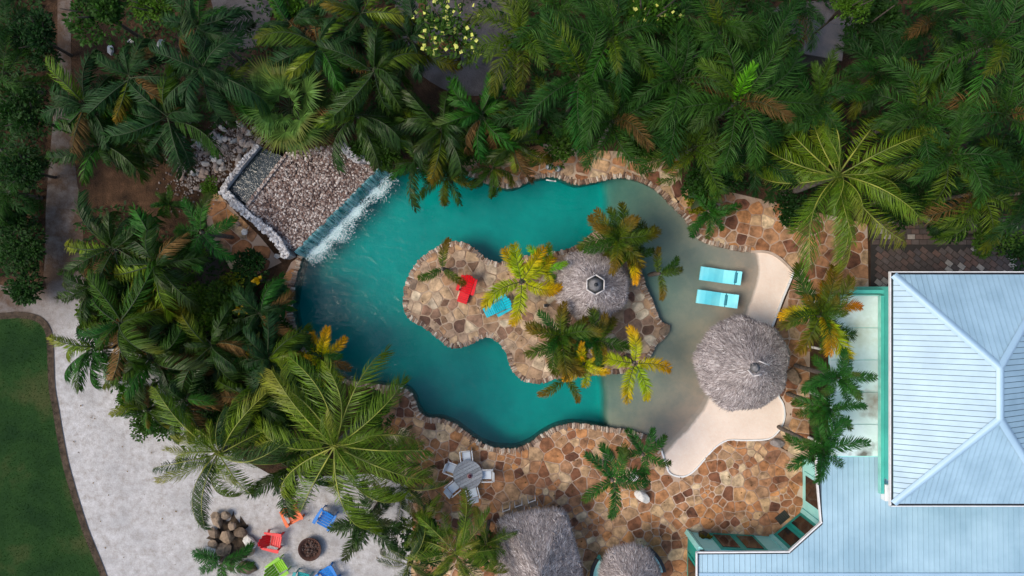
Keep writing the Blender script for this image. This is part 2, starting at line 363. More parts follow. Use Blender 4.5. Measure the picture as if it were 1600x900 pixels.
def voronoi(region, size, rg, keep=None):
    xs = [p[0] for p in region]; ys = [p[1] for p in region]; cell = size
    seeds = []; tries = int((max(xs) - min(xs)) * (max(ys) - min(ys)) / (size * size) * 14)
    for _ in range(tries):
        p = (rg.uniform(min(xs) - size, max(xs) + size), rg.uniform(min(ys) - size, max(ys) + size))
        rr = size * (.5 + .85 * (0.5 + .5 * math.sin(p[0] * 1.7 + 1.3) * math.cos(p[1] * 1.9))) * rg.uniform(.5, 1.35)
        if all((p[0] - q[0]) ** 2 + (p[1] - q[1]) ** 2 > (min(rr, q[2])) ** 2 for q in seeds): seeds.append((p[0], p[1], rr))
    out = []
    for s in seeds:
        if not inside(s, region): continue
        nb = sorted(((q[0] - s[0]) ** 2 + (q[1] - s[1]) ** 2, q) for q in seeds if q is not s)[:18]
        c = [(s[0] - 2, s[1] - 2), (s[0] + 2, s[1] - 2), (s[0] + 2, s[1] + 2), (s[0] - 2, s[1] + 2)]
        for d, q in nb: c = clip_half(c, (s[0] + q[0]) / 2, (s[1] + q[1]) / 2, q[0] - s[0], q[1] - s[1])
        if len(c) >= 3: out.append((s, c))
    return out
def stone_poly(s, c, region, gap, rg):
    pts = []; n = len(c)
    for i in range(n):
        a = Vector(c[i]); b = Vector(c[(i + 1) % n]); e = (b - a).length
        if e < .03: continue
        k = min(.06, e * .18)
        d = (b - a) / e
        pts.append(a + d * k); 
        if e > .35: pts.append((a + b) / 2 + Vector((rg.uniform(-.015, .015), rg.uniform(-.015, .015))))
        pts.append(b - d * k)
    cen = Vector((s[0], s[1])); out = []
    for p in pts:
        v = p - cen; L = v.length
        if L < .02: continue
        p = cen + v * max(.3, (L - gap) / L)
        d, qx, qy, _ = nearest(p, region)
        if not inside(p, region): p = Vector((qx, qy)) * .97 + cen * .03
        out.append(p)
    return out
HID = [(1.25, -13.2, 2.1), (5.5, -13.2, 1.5), (-3.2, -12.6, 1.8)]     # under the thatched roofs
def paving(name, region, size, seed, mortar, gap=.035, z=.014, avoid=(), mat=None):
    rg = random.Random(seed); base = sheet(name, region, z, mortar); tag(base, kind='structure'); k = 0
    cells = [c for c in voronoi(region, size, rg) if not any(inside(c[0], a) for a in avoid)]
    def area(c): return abs(sum(c[i][0] * c[(i + 1) % len(c)][1] - c[(i + 1) % len(c)][0] * c[i][1] for i in range(len(c)))) / 2
    # the largest ones that the picture shows become parts, the small rest one joined part
    cells.sort(key=lambda q: -area(q[1]) * (1 if abs(q[0][1]) < 14.2 and abs(q[0][0]) < 25 else .01) * (.1 if any((q[0][0] - hx) ** 2 + (q[0][1] - hy) ** 2 < hr * hr for hx, hy, hr in HID) else 1))
    rest = MB()
    for s, c in cells:
        pl = stone_poly(s, c, region, gap * rg.uniform(.7, 1.5), rg)
        if len(pl) < 3: continue
        n = len(pl); cen = sum((Vector(p) for p in pl), Vector((0, 0))) / n; h = rg.uniform(.018, .034); tx, ty = rg.uniform(-.012, .012), rg.uniform(-.012, .012)
        vs = [(p.x - cen.x, p.y - cen.y, 0) for p in pl] + [(p.x - cen.x, p.y - cen.y, h - .008 + tx * (p.x - cen.x)) for p in pl] + [((p.x - cen.x) * .93, (p.y - cen.y) * .93, h + tx * (p.x - cen.x) + ty * (p.y - cen.y)) for p in pl]
        fs = [tuple(range(2 * n, 3 * n))]
        for q in (0, n): fs += [(q + i, q + (i + 1) % n, q + n + (i + 1) % n, q + n + i) for i in range(n)]
        if k < 300: mb = MB(); mb.add(vs, fs); mb.build('flagstone', mat or STONE, base, (cen.x, cen.y, z + .002))
        else: rest.add([(x + cen.x, y + cen.y, q + z + .002) for x, y, q in vs], fs)
        k += 1
    if rest.f: o = rest.build('small_flagstones', STONE_I, base); o['kind'] = 'stuff'
    print(name, k)
    return base
def sub(l): return [tuple(p) for p in l]
SOUTH = sub(ssh[:-3])[::-1] + []
south_poly = sub(ssh)[:58][::-1]      # shore, west to east
south_poly = south_poly + sub(smooth(P2(BEACH_E[13:]), 3, False))[::-1] + sub(P2([(1215, 690), (1253, 722), (1255, 797), (1205, 838), (1076, 833), (1076, 990), (640, 990), (645, 780), (600, 680)]))
mid = W(935, 0).x
paving('patio_paving', south_poly, .58, 3, MORTAR, gap=.023)
east_poly = sub(P2([(1200, 689), (1217, 677), (1226, 662), (1229, 647), (1226, 630), (1218, 615), (1207, 565), (1208, 517), (1244, 425), (1222, 402), (1200, 391)])) + sub(nsh[-3:-30:-1]) [:18] + sub(P2([(1075, 290), (1140, 300), (1355, 350), (1357, 455), (1266, 460), (1264, 716), (1250, 716)]))
paving('terrace_paving', east_poly, .68, 11, MORTAR, gap=.026)
north_poly = sub(nsh[12:46]) + sub(P2([(1060, 318), (1068, 300), (1060, 262), (1010, 238), (930, 235), (850, 225), (780, 240), (722, 250)]))
paving('north_bank_paving', north_poly, .7, 5, MORTAR_P, gap=.045)
west_poly = sub(wsh) + sub(P2([(455, 410), (440, 440), (432, 480), (436, 520), (452, 560), (490, 600)]))
paving('west_bank_paving', west_poly, .6, 8, MORTAR)
fall_poly = sub(P2([(340, 300), (372, 335), (405, 368), (440, 410), (400, 430), (360, 420), (325, 360), (320, 315)]))
paving('rockery_paving', fall_poly, .8, 9, MORTAR)
# island body
mb = MB(); mb.prism(ISL, -1.6, .02); isl = mb.build('island', plain('island_rock', (.34, .24, .16), (.14, .09, .06), 2, .9, .6, 12)); tag(isl, kind='structure')
isl_in = []
cI = Vector((0, 0))
paving('island_paving', ISL, .60, 21, MORTAR_P, gap=.026, z=.026, mat=STONE_P)

# coping: slabs set on edge round the water
COPE = varied('coping_stone', [(.58, .48, .38), (.26, .16, .10), (.10, .06, .045), (.66, .57, .46), (.20, .12, .08), (.44, .32, .23), (.14, .085, .06)], 'island', .8, .35, 8, .4)
def coping(line, seed, name, side=1, closed=False, ztop=.07):
    rg = random.Random(seed); mb = MB(); n = len(line); acc = 0; nxt = 0
    for i in range(n if closed else n - 1):
        a = Vector(line[i]); b = Vector(line[(i + 1) % n]); L = (b - a).length
        if L < 1e-4: continue
        t = (b - a) / L; nn = Vector((-t.y, t.x)) * side
        while nxt < acc + L:
            w = rg.uniform(.055, .12); le = rg.uniform(.17, .30); c = a + t * (nxt - acc) + nn * (le / 2 - rg.uniform(.03, .10))
            mb.box((c.x, c.y, ztop / 2 - .06 + rg.uniform(-.01, .012)), (w * .93, le, ztop + .12), math.atan2(t.y, t.x) + rg.uniform(-.12, .12), bev=.02, rx=rg.uniform(-.06, .06))
            nxt += w
        acc += L
    o = mb.build(name, COPE); tag(o, 'row of small upright stone slabs edging the water', kind='stuff'); return o
for nm, ln, sd, side, cl in (('coping', sub(nsh[8:]), 1, 1, False), ('coping', sub(ssh), 2, 1, False), ('coping', sub(wsh), 3, 1, False), ('coping', sub(ISL), 4, -1, True)):
    o = coping(ln, sd, nm, side, cl); o['kind'] = 'structure'
# white kerb of the beach
o = MB()
kl = sub(smooth(P2(BEACH_E[1:4]), 3, False)) + sub(P2(BEACH_E[4:6]))
def kerb(line, w, z0, z1, name, m):
    mb = MB()
    for i in range(len(line) - 1):
        a = Vector(line[i]); b = Vector(line[i + 1]); L = (b - a).length
        if L < 1e-3: continue
        c = (a + b) / 2; mb.box((c.x, c.y, (z0 + z1) / 2 + (i % 2) * .002), (L + .015, w, z1 - z0), math.atan2(b.y - a.y, b.x - a.x))
    o = mb.build(name, m); tag(o, kind='structure'); return o
WHITE = plain('white_paint', (.80, .80, .78), (.70, .70, .68), 3, .5)
kerb(sub(P2(BEACH_E[3:7])) , .09, -.1, .06, 'beach_kerb', WHITE)
kerb(sub(smooth(P2(BEACH_E[6:]), 3, False)), .07, -.1, .045, 'beach_kerb', WHITE)
kerb(sub(smooth(P2(BEACH_E[0:4]), 3, False)), .12, -.1, .03, 'beach_kerb', plain('beach_edge', (.5, .4, .32), (.42, .32, .25), 3, .8))

# block paving north of the house
PAVER = varied('paver', [(.10, .075, .065), (.13, .085, .07), (.085, .07, .068), (.15, .09, .07), (.34, .30, .26), (.11, .08, .07), (.12, .095, .085), (.09, .07, .062)], 'object', .8, .25, 6, .3, const=True)
bpv = sheet('block_paving', P2([(1360, 338), (1640, 338), (1640, 470), (1360, 470)]), .016, plain('paver_joint', (.04, .034, .03), None, 4, .9)); tag(bpv, kind='structure')
mb = MB(); mb.box((0, 0, .012), (.36, .235, .024), bev=.012); pv = mb.mesh('paver', PAVER)
mb = MB(); mb.box((0, 0, .012), (.50, .36, .024), bev=.012); pv2 = mb.mesh('paver', PAVER)
for j in range(5):
    for i in range(18):
        link('paver', pv, bpv, (17.75 + i * .385 + (j % 2) * .19, 3.28 - j * .26, .018))
ca, sa = math.cos(R(-38)), math.sin(R(-38))
for j in range(-30, 31):
    for i in range(-30, 31):
        u = i * .385 + (j % 2) * .19; v = j * .26; x = 21 + u * ca - v * sa; y = .8 + u * sa + v * ca
        if 17.7 < x < 24.6 and -.3 < y < 1.9: link('paver', pv, bpv, (x, y, .018), (0, 0, R(-38)))

# ------------------------------------------------------------------ waterfall
LIPZ, TOPZ = 0.75, 1.8
PEB = varied('pebble', [(.06, .036, .030), (.13, .080, .065), (.25, .165, .13), (.09, .055, .045), (.46, .39, .35), (.17, .11, .09), (.66, .60, .55), (.08, .05, .042)], 'island', .6, .2, 20, 0)
PALE = varied('pale_wall_stone', [(.42, .41, .41), (.62, .62, .62), (.16, .15, .15), (.50, .48, .47), (.70, .70, .70), (.22, .2, .2)], 'island', .7, .3, 15, .3)
lipA, lipB = W(460, 394, LIPZ), W(598, 257, LIPZ); topA, topB = W(384, 321, TOPZ), W(447, 238, TOPZ)
ldir = (lipB - lipA).to_2d().normalized(); lnor = Vector((-ldir.y, ldir.x))      # lnor points up the slope (north-west)
if lnor.dot((topA - lipA).to_2d()) < 0: lnor = -lnor
def fall_z(x, y):
    d = (Vector((x, y)) - lipA.to_2d()).dot(lnor); dt = (topA - lipA).to_2d().dot(lnor)
    return LIPZ + (TOPZ - LIPZ) * max(-.1, min(1.0, d / dt))
wf = empty('waterfall', (lipA.x, lipA.y, 0)); tag(wf, 'sloping pebble covered waterfall spilling white foam into the pool', 'waterfall')
def at(o): o.location = -wf.location; return o
slope_px = [(460, 394), (598, 257), (556, 249), (532, 226), (447, 238), (384, 321), (414, 352), (437, 374)]
def pz(px, py):
    z = 1.6
    for _ in range(6): p = W(px, py, z); z = fall_z(p.x, p.y)
    return W(px, py, z)
SL = [pz(*p).to_2d() for p in slope_px]
SLt = [tuple(p) for p in SL]
mb = MB(); mb.prism(SLt, -1.6, lambda x, y: fall_z(x, y) - .03); at(mb.build('slope_bed', plain('slope_rock', (.14, .095, .08), (.07, .045, .04), 3, .8, .4), wf))
OCT = [(1, 0, 0), (.5, .87, 0), (-.5, .87, 0), (-1, 0, 0), (-.5, -.87, 0), (.5, -.87, 0)]
def pebble(mb, p, r, rg, flat=.6, mi=0):
    a = rg.uniform(0, 6.28); ca_, sa_ = math.cos(a), math.sin(a); e = rg.uniform(.6, 1.0); vs = []
    for ring, (kz, kr) in enumerate(((-.5, .8), (.15, 1.0), (.75, .62))):
        for (x, y, _) in OCT:
            x, y = x * r * kr * rg.uniform(.85, 1.12), y * r * e * kr * rg.uniform(.85, 1.12)
            vs.append((p[0] + x * ca_ - y * sa_, p[1] + x * sa_ + y * ca_, p[2] + kz * r * flat))
    vs.append((p[0], p[1], p[2] + r * flat * .95)); fs = []
    for k in (0, 6): fs += [(k + i, k + (i + 1) % 6, k + 6 + (i + 1) % 6, k + 6 + i) for i in range(6)]
    fs += [(12 + i, 12 + (i + 1) % 6, 18) for i in range(6)]
    mb.add(vs, fs, mi)
rg = random.Random(31); mb = MB(); xs = [p[0] for p in SLt]; ys = [p[1] for p in SLt]; cnt = 0
while cnt < 5200:
    p = (rg.uniform(min(xs), max(xs)), rg.uniform(min(ys), max(ys)))
    if not inside(p, SLt): continue
    pebble(mb, (p[0], p[1], fall_z(*p) - .01), rg.uniform(.035, .085), rg); cnt += 1
o = at(mb.build('pebbles', PEB, wf)); o['kind'] = 'stuff'; o['label'] = 'tan and white pebbles set over the waterfall slope'
# trough with still dark water
tr_px = [(351, 297), (402, 229), (443, 244), (385, 320)]; TR = [tuple(W(a, b, TOPZ).to_2d()) for a, b in tr_px]
mb = MB(); mb.prism(TR, -.1, TOPZ - .25); at(mb.build('trough', plain('trough_rock', (.10, .11, .11), (.04, .045, .05), 4, .7, .4), wf))
cT = sum((Vector(p) for p in TR), Vector((0, 0))) / 4
def wmat2():
    m, n, l, b = new_mat('trough_water'); b.inputs['Base Color'].default_value = (.05, .075, .08, 1); b.inputs['Roughness'].default_value = .08; b.inputs['Transmission Weight'].default_value = .6
    bump(n, l, b, noise(n, l, 5, 4, 'World'), .5, .05); return m
mb = MB(); mb.prism([tuple(cT + (Vector(p) - cT) * .98) for p in TR], TOPZ - .245, TOPZ - .14); at(mb.build('trough_water', wmat2(), wf))
mb = MB()
for _ in range(420):
    a, b = rg.random(), rg.random(); p = Vector(TR[0]) * (1 - a) * (1 - b) + Vector(TR[1]) * a * (1 - b) + Vector(TR[2]) * a * b + Vector(TR[3]) * (1 - a) * b
    if noise_ok := (math.sin(p.x * 3) * math.cos(p.y * 2.6) > -.5): pebble(mb, (p.x, p.y, TOPZ - .17), rg.uniform(.03, .07), rg)
o = at(mb.build('trough_pebbles', varied('grey_pebble', [(.06, .07, .07), (.14, .16, .16), (.30, .33, .33), (.09, .09, .09)], 'island', .5, .2, 15, 0), wf)); o['kind'] = 'stuff'
def stone_wall(line, w, name, mt, r0=.05, r1=.11, dens=60):
    mb = MB()
    for i in range(len(line) - 1):
        a, b = line[i], line[i + 1]; L = (b - a).length; t = (b - a).to_2d().normalized(); nn = Vector((-t.y, t.x))
        mb.prism([(a.to_2d() + nn * w / 2), (a.to_2d() - nn * w / 2), (b.to_2d() - nn * w / 2), (b.to_2d() + nn * w / 2)], -.2, lambda x, y, a=a, b=b: (a.z + b.z) / 2 - .04)
        for _ in range(int(L * dens * w / .3)):
            k = rg.random(); q = a.lerp(b, k); s_ = rg.uniform(-.5, .5) * w; pebble(mb, (q.x + nn.x * s_, q.y + nn.y * s_, q.z), rg.uniform(r0, r1), rg, .5)
    return at(mb.build(name, mt, wf))
stone_wall([W(*p[:2], p[2]) for p in ((346, 296, 2.05), (366, 317, 2.0), (390, 339, 1.8), (414, 357, 1.6), (430, 372, 1.4), (440, 388, 1.25), (447, 402, 1.15))], .34, 'side_wall', PALE)
stone_wall([W(*p[:2], p[2]) for p in ((530, 224, 1.7), (545, 239, 1.6), (556, 248, 1.5), (575, 249, 1.35), (600, 249, 1.2))], .34, 'side_wall', PALE)
stone_wall([W(*p[:2], p[2]) for p in ((346, 296, 2.0), (372, 262, 2.0), (402, 226, 2.0))], .22, 'back_wall', PALE, .04, .08)
stone_wall([W(*p[:2], p[2]) for p in ((387, 318, 1.95), (420, 276, 1.95), (446, 242, 1.95))], .12, 'weir', PEB, .04, .07)
# falling water: strands from lip to pool, and foam where it lands
FOAM = new_mat('foam')[0]; fb = FOAM.node_tree.nodes['Principled BSDF']; fb.inputs['Base Color'].default_value = (.66, .88, .90, 1); fb.inputs['Roughness'].default_value = .4; fb.inputs['Alpha'].default_value = .85; fb.inputs['Subsurface Weight'].default_value = 0
STRAND = new_mat('falling_water')[0]; sn = STRAND.node_tree.nodes; sb = sn['Principled BSDF']; sb.inputs['Base Color'].default_value = (.35, .72, .74, 1); sb.inputs['Roughness'].default_value = .15; sb.inputs['Alpha'].default_value = .32
mb = MB(); LB = (lipB - lipA).to_2d().length; dn = -lnor
for i in range(240):
    u = rg.uniform(.0, .99); c = lipA.to_2d() + ldir * LB * u; wv = rg.uniform(.004, .016); out = rg.uniform(.15, .45)
    pts = []
    for k in range(7):
        t = k / 6; q = c + dn * (out * t) + ldir * rg.uniform(-.012, .012); pts.append(Vector((q.x, q.y, LIPZ + .02 - (LIPZ - WL + .02) * t * t)))
    vs = []
    for q in pts: vs += [(q.x - ldir.x * wv, q.y - ldir.y * wv, q.z), (q.x + ldir.x * wv, q.y + ldir.y * wv, q.z + .004)]
    mb.add(vs, [(2 * k, 2 * k + 1, 2 * k + 3, 2 * k + 2) for k in range(6)], 0, True)
o = at(mb.build('falling_water', STRAND, wf)); o['kind'] = 'stuff'; o['label'] = 'thin strands of water falling from the pebble lip'
def veil_mat():
    m, n, l, b = new_mat('water_veil'); g_ = n.new('ShaderNodeNewGeometry'); dt = n.new('ShaderNodeVectorMath'); dt.operation = 'DOT_PRODUCT'; l.new(g_.outputs['Position'], dt.inputs[0]); dt.inputs[1].default_value = (ldir.x, ldir.y, 0)
    cb = n.new('ShaderNodeCombineXYZ'); l.new(dt.outputs['Value'], cb.inputs[0]); sx = n.new('ShaderNodeSeparateXYZ'); l.new(g_.outputs['Position'], sx.inputs[0])
    mu = n.new('ShaderNodeMath'); mu.operation = 'MULTIPLY'; l.new(sx.outputs[2], mu.inputs[0]); mu.inputs[1].default_value = .12; l.new(mu.outputs[0], cb.inputs[1])
    t = n.new('ShaderNodeTexNoise'); t.inputs['Scale'].default_value = 6; t.inputs['Detail'].default_value = 8; l.new(cb.outputs[0], t.inputs['Vector'])
    l.new(mixc(n, l, (.02, .24, .25), (.42, .68, .70), mr(n, l, t.outputs['Fac'], .45, .75)), b.inputs['Base Color']); b.inputs['Roughness'].default_value = .2
    l.new(mr(n, l, t.outputs['Fac'], .35, .65, .45, .85), b.inputs['Alpha']); return m
mb = MB(); vs = []; NU, NV = 60, 8
for i in range(NU + 1):
    c = lipA.to_2d() + ldir * LB * i / NU; out = .32 + .06 * math.sin(i * .9) + .06 * math.sin(i * 2.3)
    for k in range(NV + 1):
        t = k / NV; q = c + dn * (out * t - .02); vs.append((q.x, q.y, LIPZ + .035 - (LIPZ - WL + .03) * t * t))
mb.add(vs, [(i * (NV + 1) + k, i * (NV + 1) + k + 1, (i + 1) * (NV + 1) + k + 1, (i + 1) * (NV + 1) + k) for i in range(NU) for k in range(NV)], 0, True)
o = at(mb.build('water_veil', veil_mat(), wf)); o['label'] = 'thin teal sheet of water falling over the lip'
mb = MB()
clumps = [(rg.betavariate(1, 1) if _ % 3 else rg.choice((.12, .34, .55, .8)) + rg.gauss(0, .03), abs(rg.gauss(0, .30)), rg.uniform(.08, .30)) for _ in range(110)]
for i in range(9000):
    cu = rg.choice(clumps); u = cu[0] + rg.gauss(0, .030); d = .30 + cu[1] + rg.gauss(0, cu[2] * .75)
    if not 0 < u < 1 or d < .18: continue
    c = lipA.to_2d() + ldir * LB * u + dn * d; pebble(mb, (c.x, c.y, WL + .005), rg.uniform(.006, .024) * (1.2 - .45 * min(1, (d - .3) / 1.0)), rg, .4)
o = at(mb.build('foam', FOAM, wf)); o['kind'] = 'stuff'; o['label'] = 'white foam where the falling water lands'

# ------------------------------------------------------------------ house
TEAL = plain('turquoise_paint', (.10, .55, .47), (.08, .46, .40), 1.5, .5, .1)
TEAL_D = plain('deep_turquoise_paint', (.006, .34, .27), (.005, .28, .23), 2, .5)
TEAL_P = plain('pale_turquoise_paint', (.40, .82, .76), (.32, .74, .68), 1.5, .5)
GLASS = plain('dark_glass', (.012, .014, .013), (.03, .02, .015), 1.0, .12, spec=.6)
METAL = plain('blue_white_roof_metal', (.34, .51, .62), (.27, .42, .52), .9, .38, .05, spec=.5)
METAL_L = plain('lower_roof_metal', (.39, .57, .66), (.27, .43, .52), .45, .4, .05, spec=.5)
DARK = plain('black_and_shade', (.02, .022, .025), None, 5, .5)  # plain black parts, also the painted gutter shadow and cap hole
house = empty('house', (17, -5, 0)); tag(house, 'turquoise house with pale blue ribbed metal roofs at the right edge', 'house')
def hp(o): o.location = -house.location + Vector(o.location); return o
EZ, RZ = 5.2, 6.9
ex0, ey1 = W(1396, 429, EZ).x, W(1396, 429, EZ).y; ey0 = W(1396, 787, EZ).y
rx = W(1563, 575, RZ).x; ry1 = W(1563, 575, RZ).y; ry0 = W(1563, 655, RZ).y; ex1 = 2 * rx - ex0
# walls of the upper storey
wx0 = W(1382, 600, 3.0).x
mb = MB(); mb.prism([(wx0, ey0 + .5), (ex1 - .6, ey0 + .5), (ex1 - .6, ey1 - .5), (wx0, ey1 - .5)], 0, EZ - .02); hp(mb.build('upper_wall', TEAL, house))
mb = MB(); mb.prism([(ex0 + .03, ey0 + .03), (ex1 - .03, ey0 + .03), (ex1 - .03, ey1 - .03), (ex0 + .03, ey1 - .03)], EZ - .16, EZ - .03); hp(mb.build('soffit', TEAL_P, house))
roof = hp(link('roof', None, house)); bpy.data.objects.remove(roof)
def rz_w(x, y): return EZ + (RZ - EZ) * (x - ex0) / (rx - ex0)
def rz_e(x, y): return EZ + (RZ - EZ) * (ex1 - x) / (ex1 - rx)
def rz_n(x, y): return EZ + (RZ - EZ) * (ey1 - y) / (ey1 - ry1)
def rz_s(x, y): return EZ + (RZ - EZ) * (y - ey0) / (ry0 - ey0)
mb = MB()
for pl in ([(ex0, ey0, EZ), (rx, ry0, RZ), (rx, ry1, RZ), (ex0, ey1, EZ)], [(ex0, ey1, EZ), (rx, ry1, RZ), (ex1, ey1, EZ)], [(ex1, ey1, EZ), (rx, ry1, RZ), (rx, ry0, RZ), (ex1, ey0, EZ)], [(ex1, ey0, EZ), (rx, ry0, RZ), (ex0, ey0, EZ)]):
    mb.add([(a, b, c - .02) for a, b, c in pl], [tuple(range(len(pl)))])
mb.add([(ex0, ey0, EZ - .02), (ex1, ey0, EZ - .02), (ex1, ey1, EZ - .02), (ex0, ey1, EZ - .02)], [(3, 2, 1, 0)])
roof = hp(mb.build('roof', plain('roof_joint', (.10, .15, .19), None, 3, .6), house))
def clip_poly(poly, halves):
    for h in halves: poly = clip_half(poly, *h)
    return poly
def half_line(a, b, keep):
    nx_, ny_ = -(b[1] - a[1]), b[0] - a[0]
    if (keep[0] - a[0]) * nx_ + (keep[1] - a[1]) * ny_ > 0: nx_, ny_ = -nx_, -ny_
    return (a[0], a[1], nx_, ny_)
def panels(tri, axis, zf, pitch, parent, m, lo, hi, rib=.016):
    """strips across the face tri (plan polygon); axis 0: strips in x, 1: strips in y"""
    cen = (sum(p[0] for p in tri) / len(tri), sum(p[1] for p in tri) / len(tri))
    hv = [half_line(tri[i], tri[(i + 1) % len(tri)], cen) for i in range(len(tri))]; k = lo
    while k < hi:
        a, b = k + .011, k + pitch - .011; c, d = b - .028, b
        q = [(a, -60), (b, -60), (b, 60), (a, 60)] if axis == 0 else [(-60, a), (60, a), (60, b), (-60, b)]
        q2 = [(c, -60), (d, -60), (d, 60), (c, 60)] if axis == 0 else [(-60, c), (60, c), (60, d), (-60, d)]
        pl = clip_poly(q, hv); pl2 = clip_poly(q2, hv)
        if len(pl) >= 3:
            mb = MB(); mb.prism(pl, lambda x, y: zf(x, y) - .015, lambda x, y: zf(x, y))
            if len(pl2) >= 3: mb.prism(pl2, lambda x, y: zf(x, y) + .0005, lambda x, y: zf(x, y) + rib)
            o = mb.build('roof_panel', m, parent)
        k += pitch
VIS = W(1640, 0, EZ).x
panels([(ex0, ey0), (rx, ry0), (rx, ry1), (ex0, ey1)], 1, rz_w, .228, roof, METAL, ey0, ey1)
panels([(ex0, ey1), (rx, ry1), (ex1, ey1)], 0, rz_n, .228, roof, METAL, ex0, ex1)
panels([(ex0, ey0), (rx, ry0), (ex1, ey0)], 0, rz_s, .228, roof, METAL, ex0, ex1)
panels([(ex1, ey0), (rx, ry0), (rx, ry1), (ex1, ey1)], 1, rz_e, .228, roof, METAL, ey0, ey1)
CAP = plain('ridge_cap_metal', (.36, .53, .66), (.32, .48, .61), .7, .4, spec=.5)
def cap_strip(a, b, w=.16):
    a, b = Vector(a), Vector(b); t = (b - a).normalized(); s_ = t.cross(Vector((0, 0, 1))).normalized(); u = s_.cross(t)
    prof = [(-w, -.055), (-w * .5, .01), (0, .05), (w * .5, .01), (w, -.055)]; vs = [p + s_ * x + Vector((0, 0, y + .05)) for p in (a, b) for x, y in prof]
    mb = MB(); mb.add(vs, [(i, i + 1, 6 + i, 5 + i) for i in range(4)], 0, True); return mb
for nm, a, b in (('ridge_cap', (rx, ry0, RZ), (rx, ry1, RZ)), ('hip_cap', (ex0, ey0, EZ), (rx, ry0, RZ)), ('hip_cap', (ex0, ey1, EZ), (rx, ry1, RZ)), ('hip_cap', (ex1, ey0, EZ), (rx, ry0, RZ)), ('hip_cap', (ex1, ey1, EZ), (rx, ry1, RZ))):
    cap_strip(a, b).build(nm, CAP, roof)
# gutters: their shadow painted as a dark strip with a white outer lip
for a, b in (((ex0, ey0), (ex0, ey1)), ((ex0, ey1), (ex1, ey1)), ((ex1, ey0), (ex0, ey0))):
    a, b = Vector(a), Vector(b); t = (b - a).normalized(); o_ = Vector((-t.y, t.x)); cen = Vector((rx, (ey0 + ey1) / 2))
    if o_.dot(cen - a) > 0: o_ = -o_
    c = (a + b) / 2; L = (b - a).length
    mb = MB(); q = c + o_ * .045; mb.box((q.x, q.y, EZ - .10), (L, .09, .10), math.atan2(t.y, t.x)); gt = hp(mb.build('gutter', DARK, house))
    mb = MB(); q = c + o_ * .11; mb.box((q.x, q.y, EZ - .085), (L + .24, .04, .15), math.atan2(t.y, t.x)); l_ = mb.build('gutter_lip', WHITE, gt)
# flat white roof between patio and upper storey
FZ = 2.8
def flat_mat():
    m, n, l, b = new_mat('stained_flat_roof')
    f = noise(n, l, .8, 6, 'World', .6); g_ = n.new('ShaderNodeNewGeometry')
    c = mixc(n, l, (.72, .84, .83), (.60, .72, .68), mr(n, l, f, .42, .6))
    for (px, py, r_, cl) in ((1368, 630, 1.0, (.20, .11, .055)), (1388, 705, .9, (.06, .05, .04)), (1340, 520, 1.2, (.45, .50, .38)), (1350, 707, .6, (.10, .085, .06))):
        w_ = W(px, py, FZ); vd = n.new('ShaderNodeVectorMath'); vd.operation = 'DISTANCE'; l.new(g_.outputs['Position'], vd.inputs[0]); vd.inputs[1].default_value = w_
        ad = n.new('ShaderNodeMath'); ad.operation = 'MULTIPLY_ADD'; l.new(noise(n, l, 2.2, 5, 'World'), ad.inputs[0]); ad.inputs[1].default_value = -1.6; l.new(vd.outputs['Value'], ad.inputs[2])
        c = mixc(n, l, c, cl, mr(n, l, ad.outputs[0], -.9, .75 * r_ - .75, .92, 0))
    l.new(c, b.inputs['Base Color']); b.inputs['Roughness'].default_value = .6; return m
fx0 = W(1297, 600, FZ).x; fy1 = W(1340, 462, FZ).y; fy0 = W(1340, 713, FZ).y
mb = MB(); mb.box(((fx0 + 1.5 + wx0) / 2, (fy0 + fy1) / 2, 1.3), (wx0 - fx0 - 1.55, fy1 - fy0 - .2, 2.6)); hp(mb.build('porch_wall', TEAL_P, house))
for k in range(4):
    mb = MB(); mb.box((fx0 + .15, fy0 + .3 + (fy1 - fy0 - .6) * k / 3, 1.3), (.1, .1, 2.6)); hp(mb.build('porch_post', WHITE, house))
fr = MB(); fr.box(((fx0 + wx0) / 2, (fy0 + fy1) / 2, 2.67), (wx0 - fx0 - .02, fy1 - fy0 + .08, .12)); fro = hp(fr.build('flat_roof', TEAL_P, house))
FM = flat_mat(); k = 5
for i in range(k):
    a = fy0 + (fy1 - fy0) * i / k; b = fy0 + (fy1 - fy0) * (i + 1) / k
    mb = MB(); mb.box(((fx0 + wx0) / 2, (a + b) / 2, 2.765), (wx0 - fx0, b - a - .025, .07), bev=.012); mb.build('roof_sheet', FM, fro)
mb = MB(); mb.box((wx0 - .09, (ey0 + fy1) / 2 - .1, 2.92), (.16, fy1 - ey0 + .2, .16)); hp(mb.build('wall_gutter', TEAL, house))
mb = MB(); mb.box((wx0 - .195, (ey0 + fy1) / 2 - .1, 2.94), (.04, fy1 - ey0 + .2, .2)); hp(mb.build('wall_gutter_lip', plain('mint_paint', (.30, .68, .58), None, 2, .5), house))
mb = MB(); mb.box((wx0 - .75, fy1 + .18, 2.86), (1.5, .16, .12)); hp(mb.build('end_gutter', TEAL, house))
# lower metal roof with canted bay
LZ = 2.6
def lz(x, y): return LZ + .02 * (-7.5 - y)
c_ = [W(1088, 863, LZ), W(1232, 862, LZ), W(1283, 816, LZ), W(1277, 748, LZ), W(1268, 716, LZ)]
yN = fy0 - .02
LR = [(c_[0].x, -19), (c_[0].x, c_[0].y), (c_[1].x, c_[1].y), (c_[2].x, c_[2].y), (c_[3].x, c_[3].y), (c_[3].x - .02, yN), (27, yN), (27, -19)]
mb = MB(); mb.prism(LR, lambda x, y: lz(x, y) - .14, lambda x, y: lz(x, y) - .02); lroof = hp(mb.build("lower_roof", plain("roof_joint", (.10, .15, .19)), house))
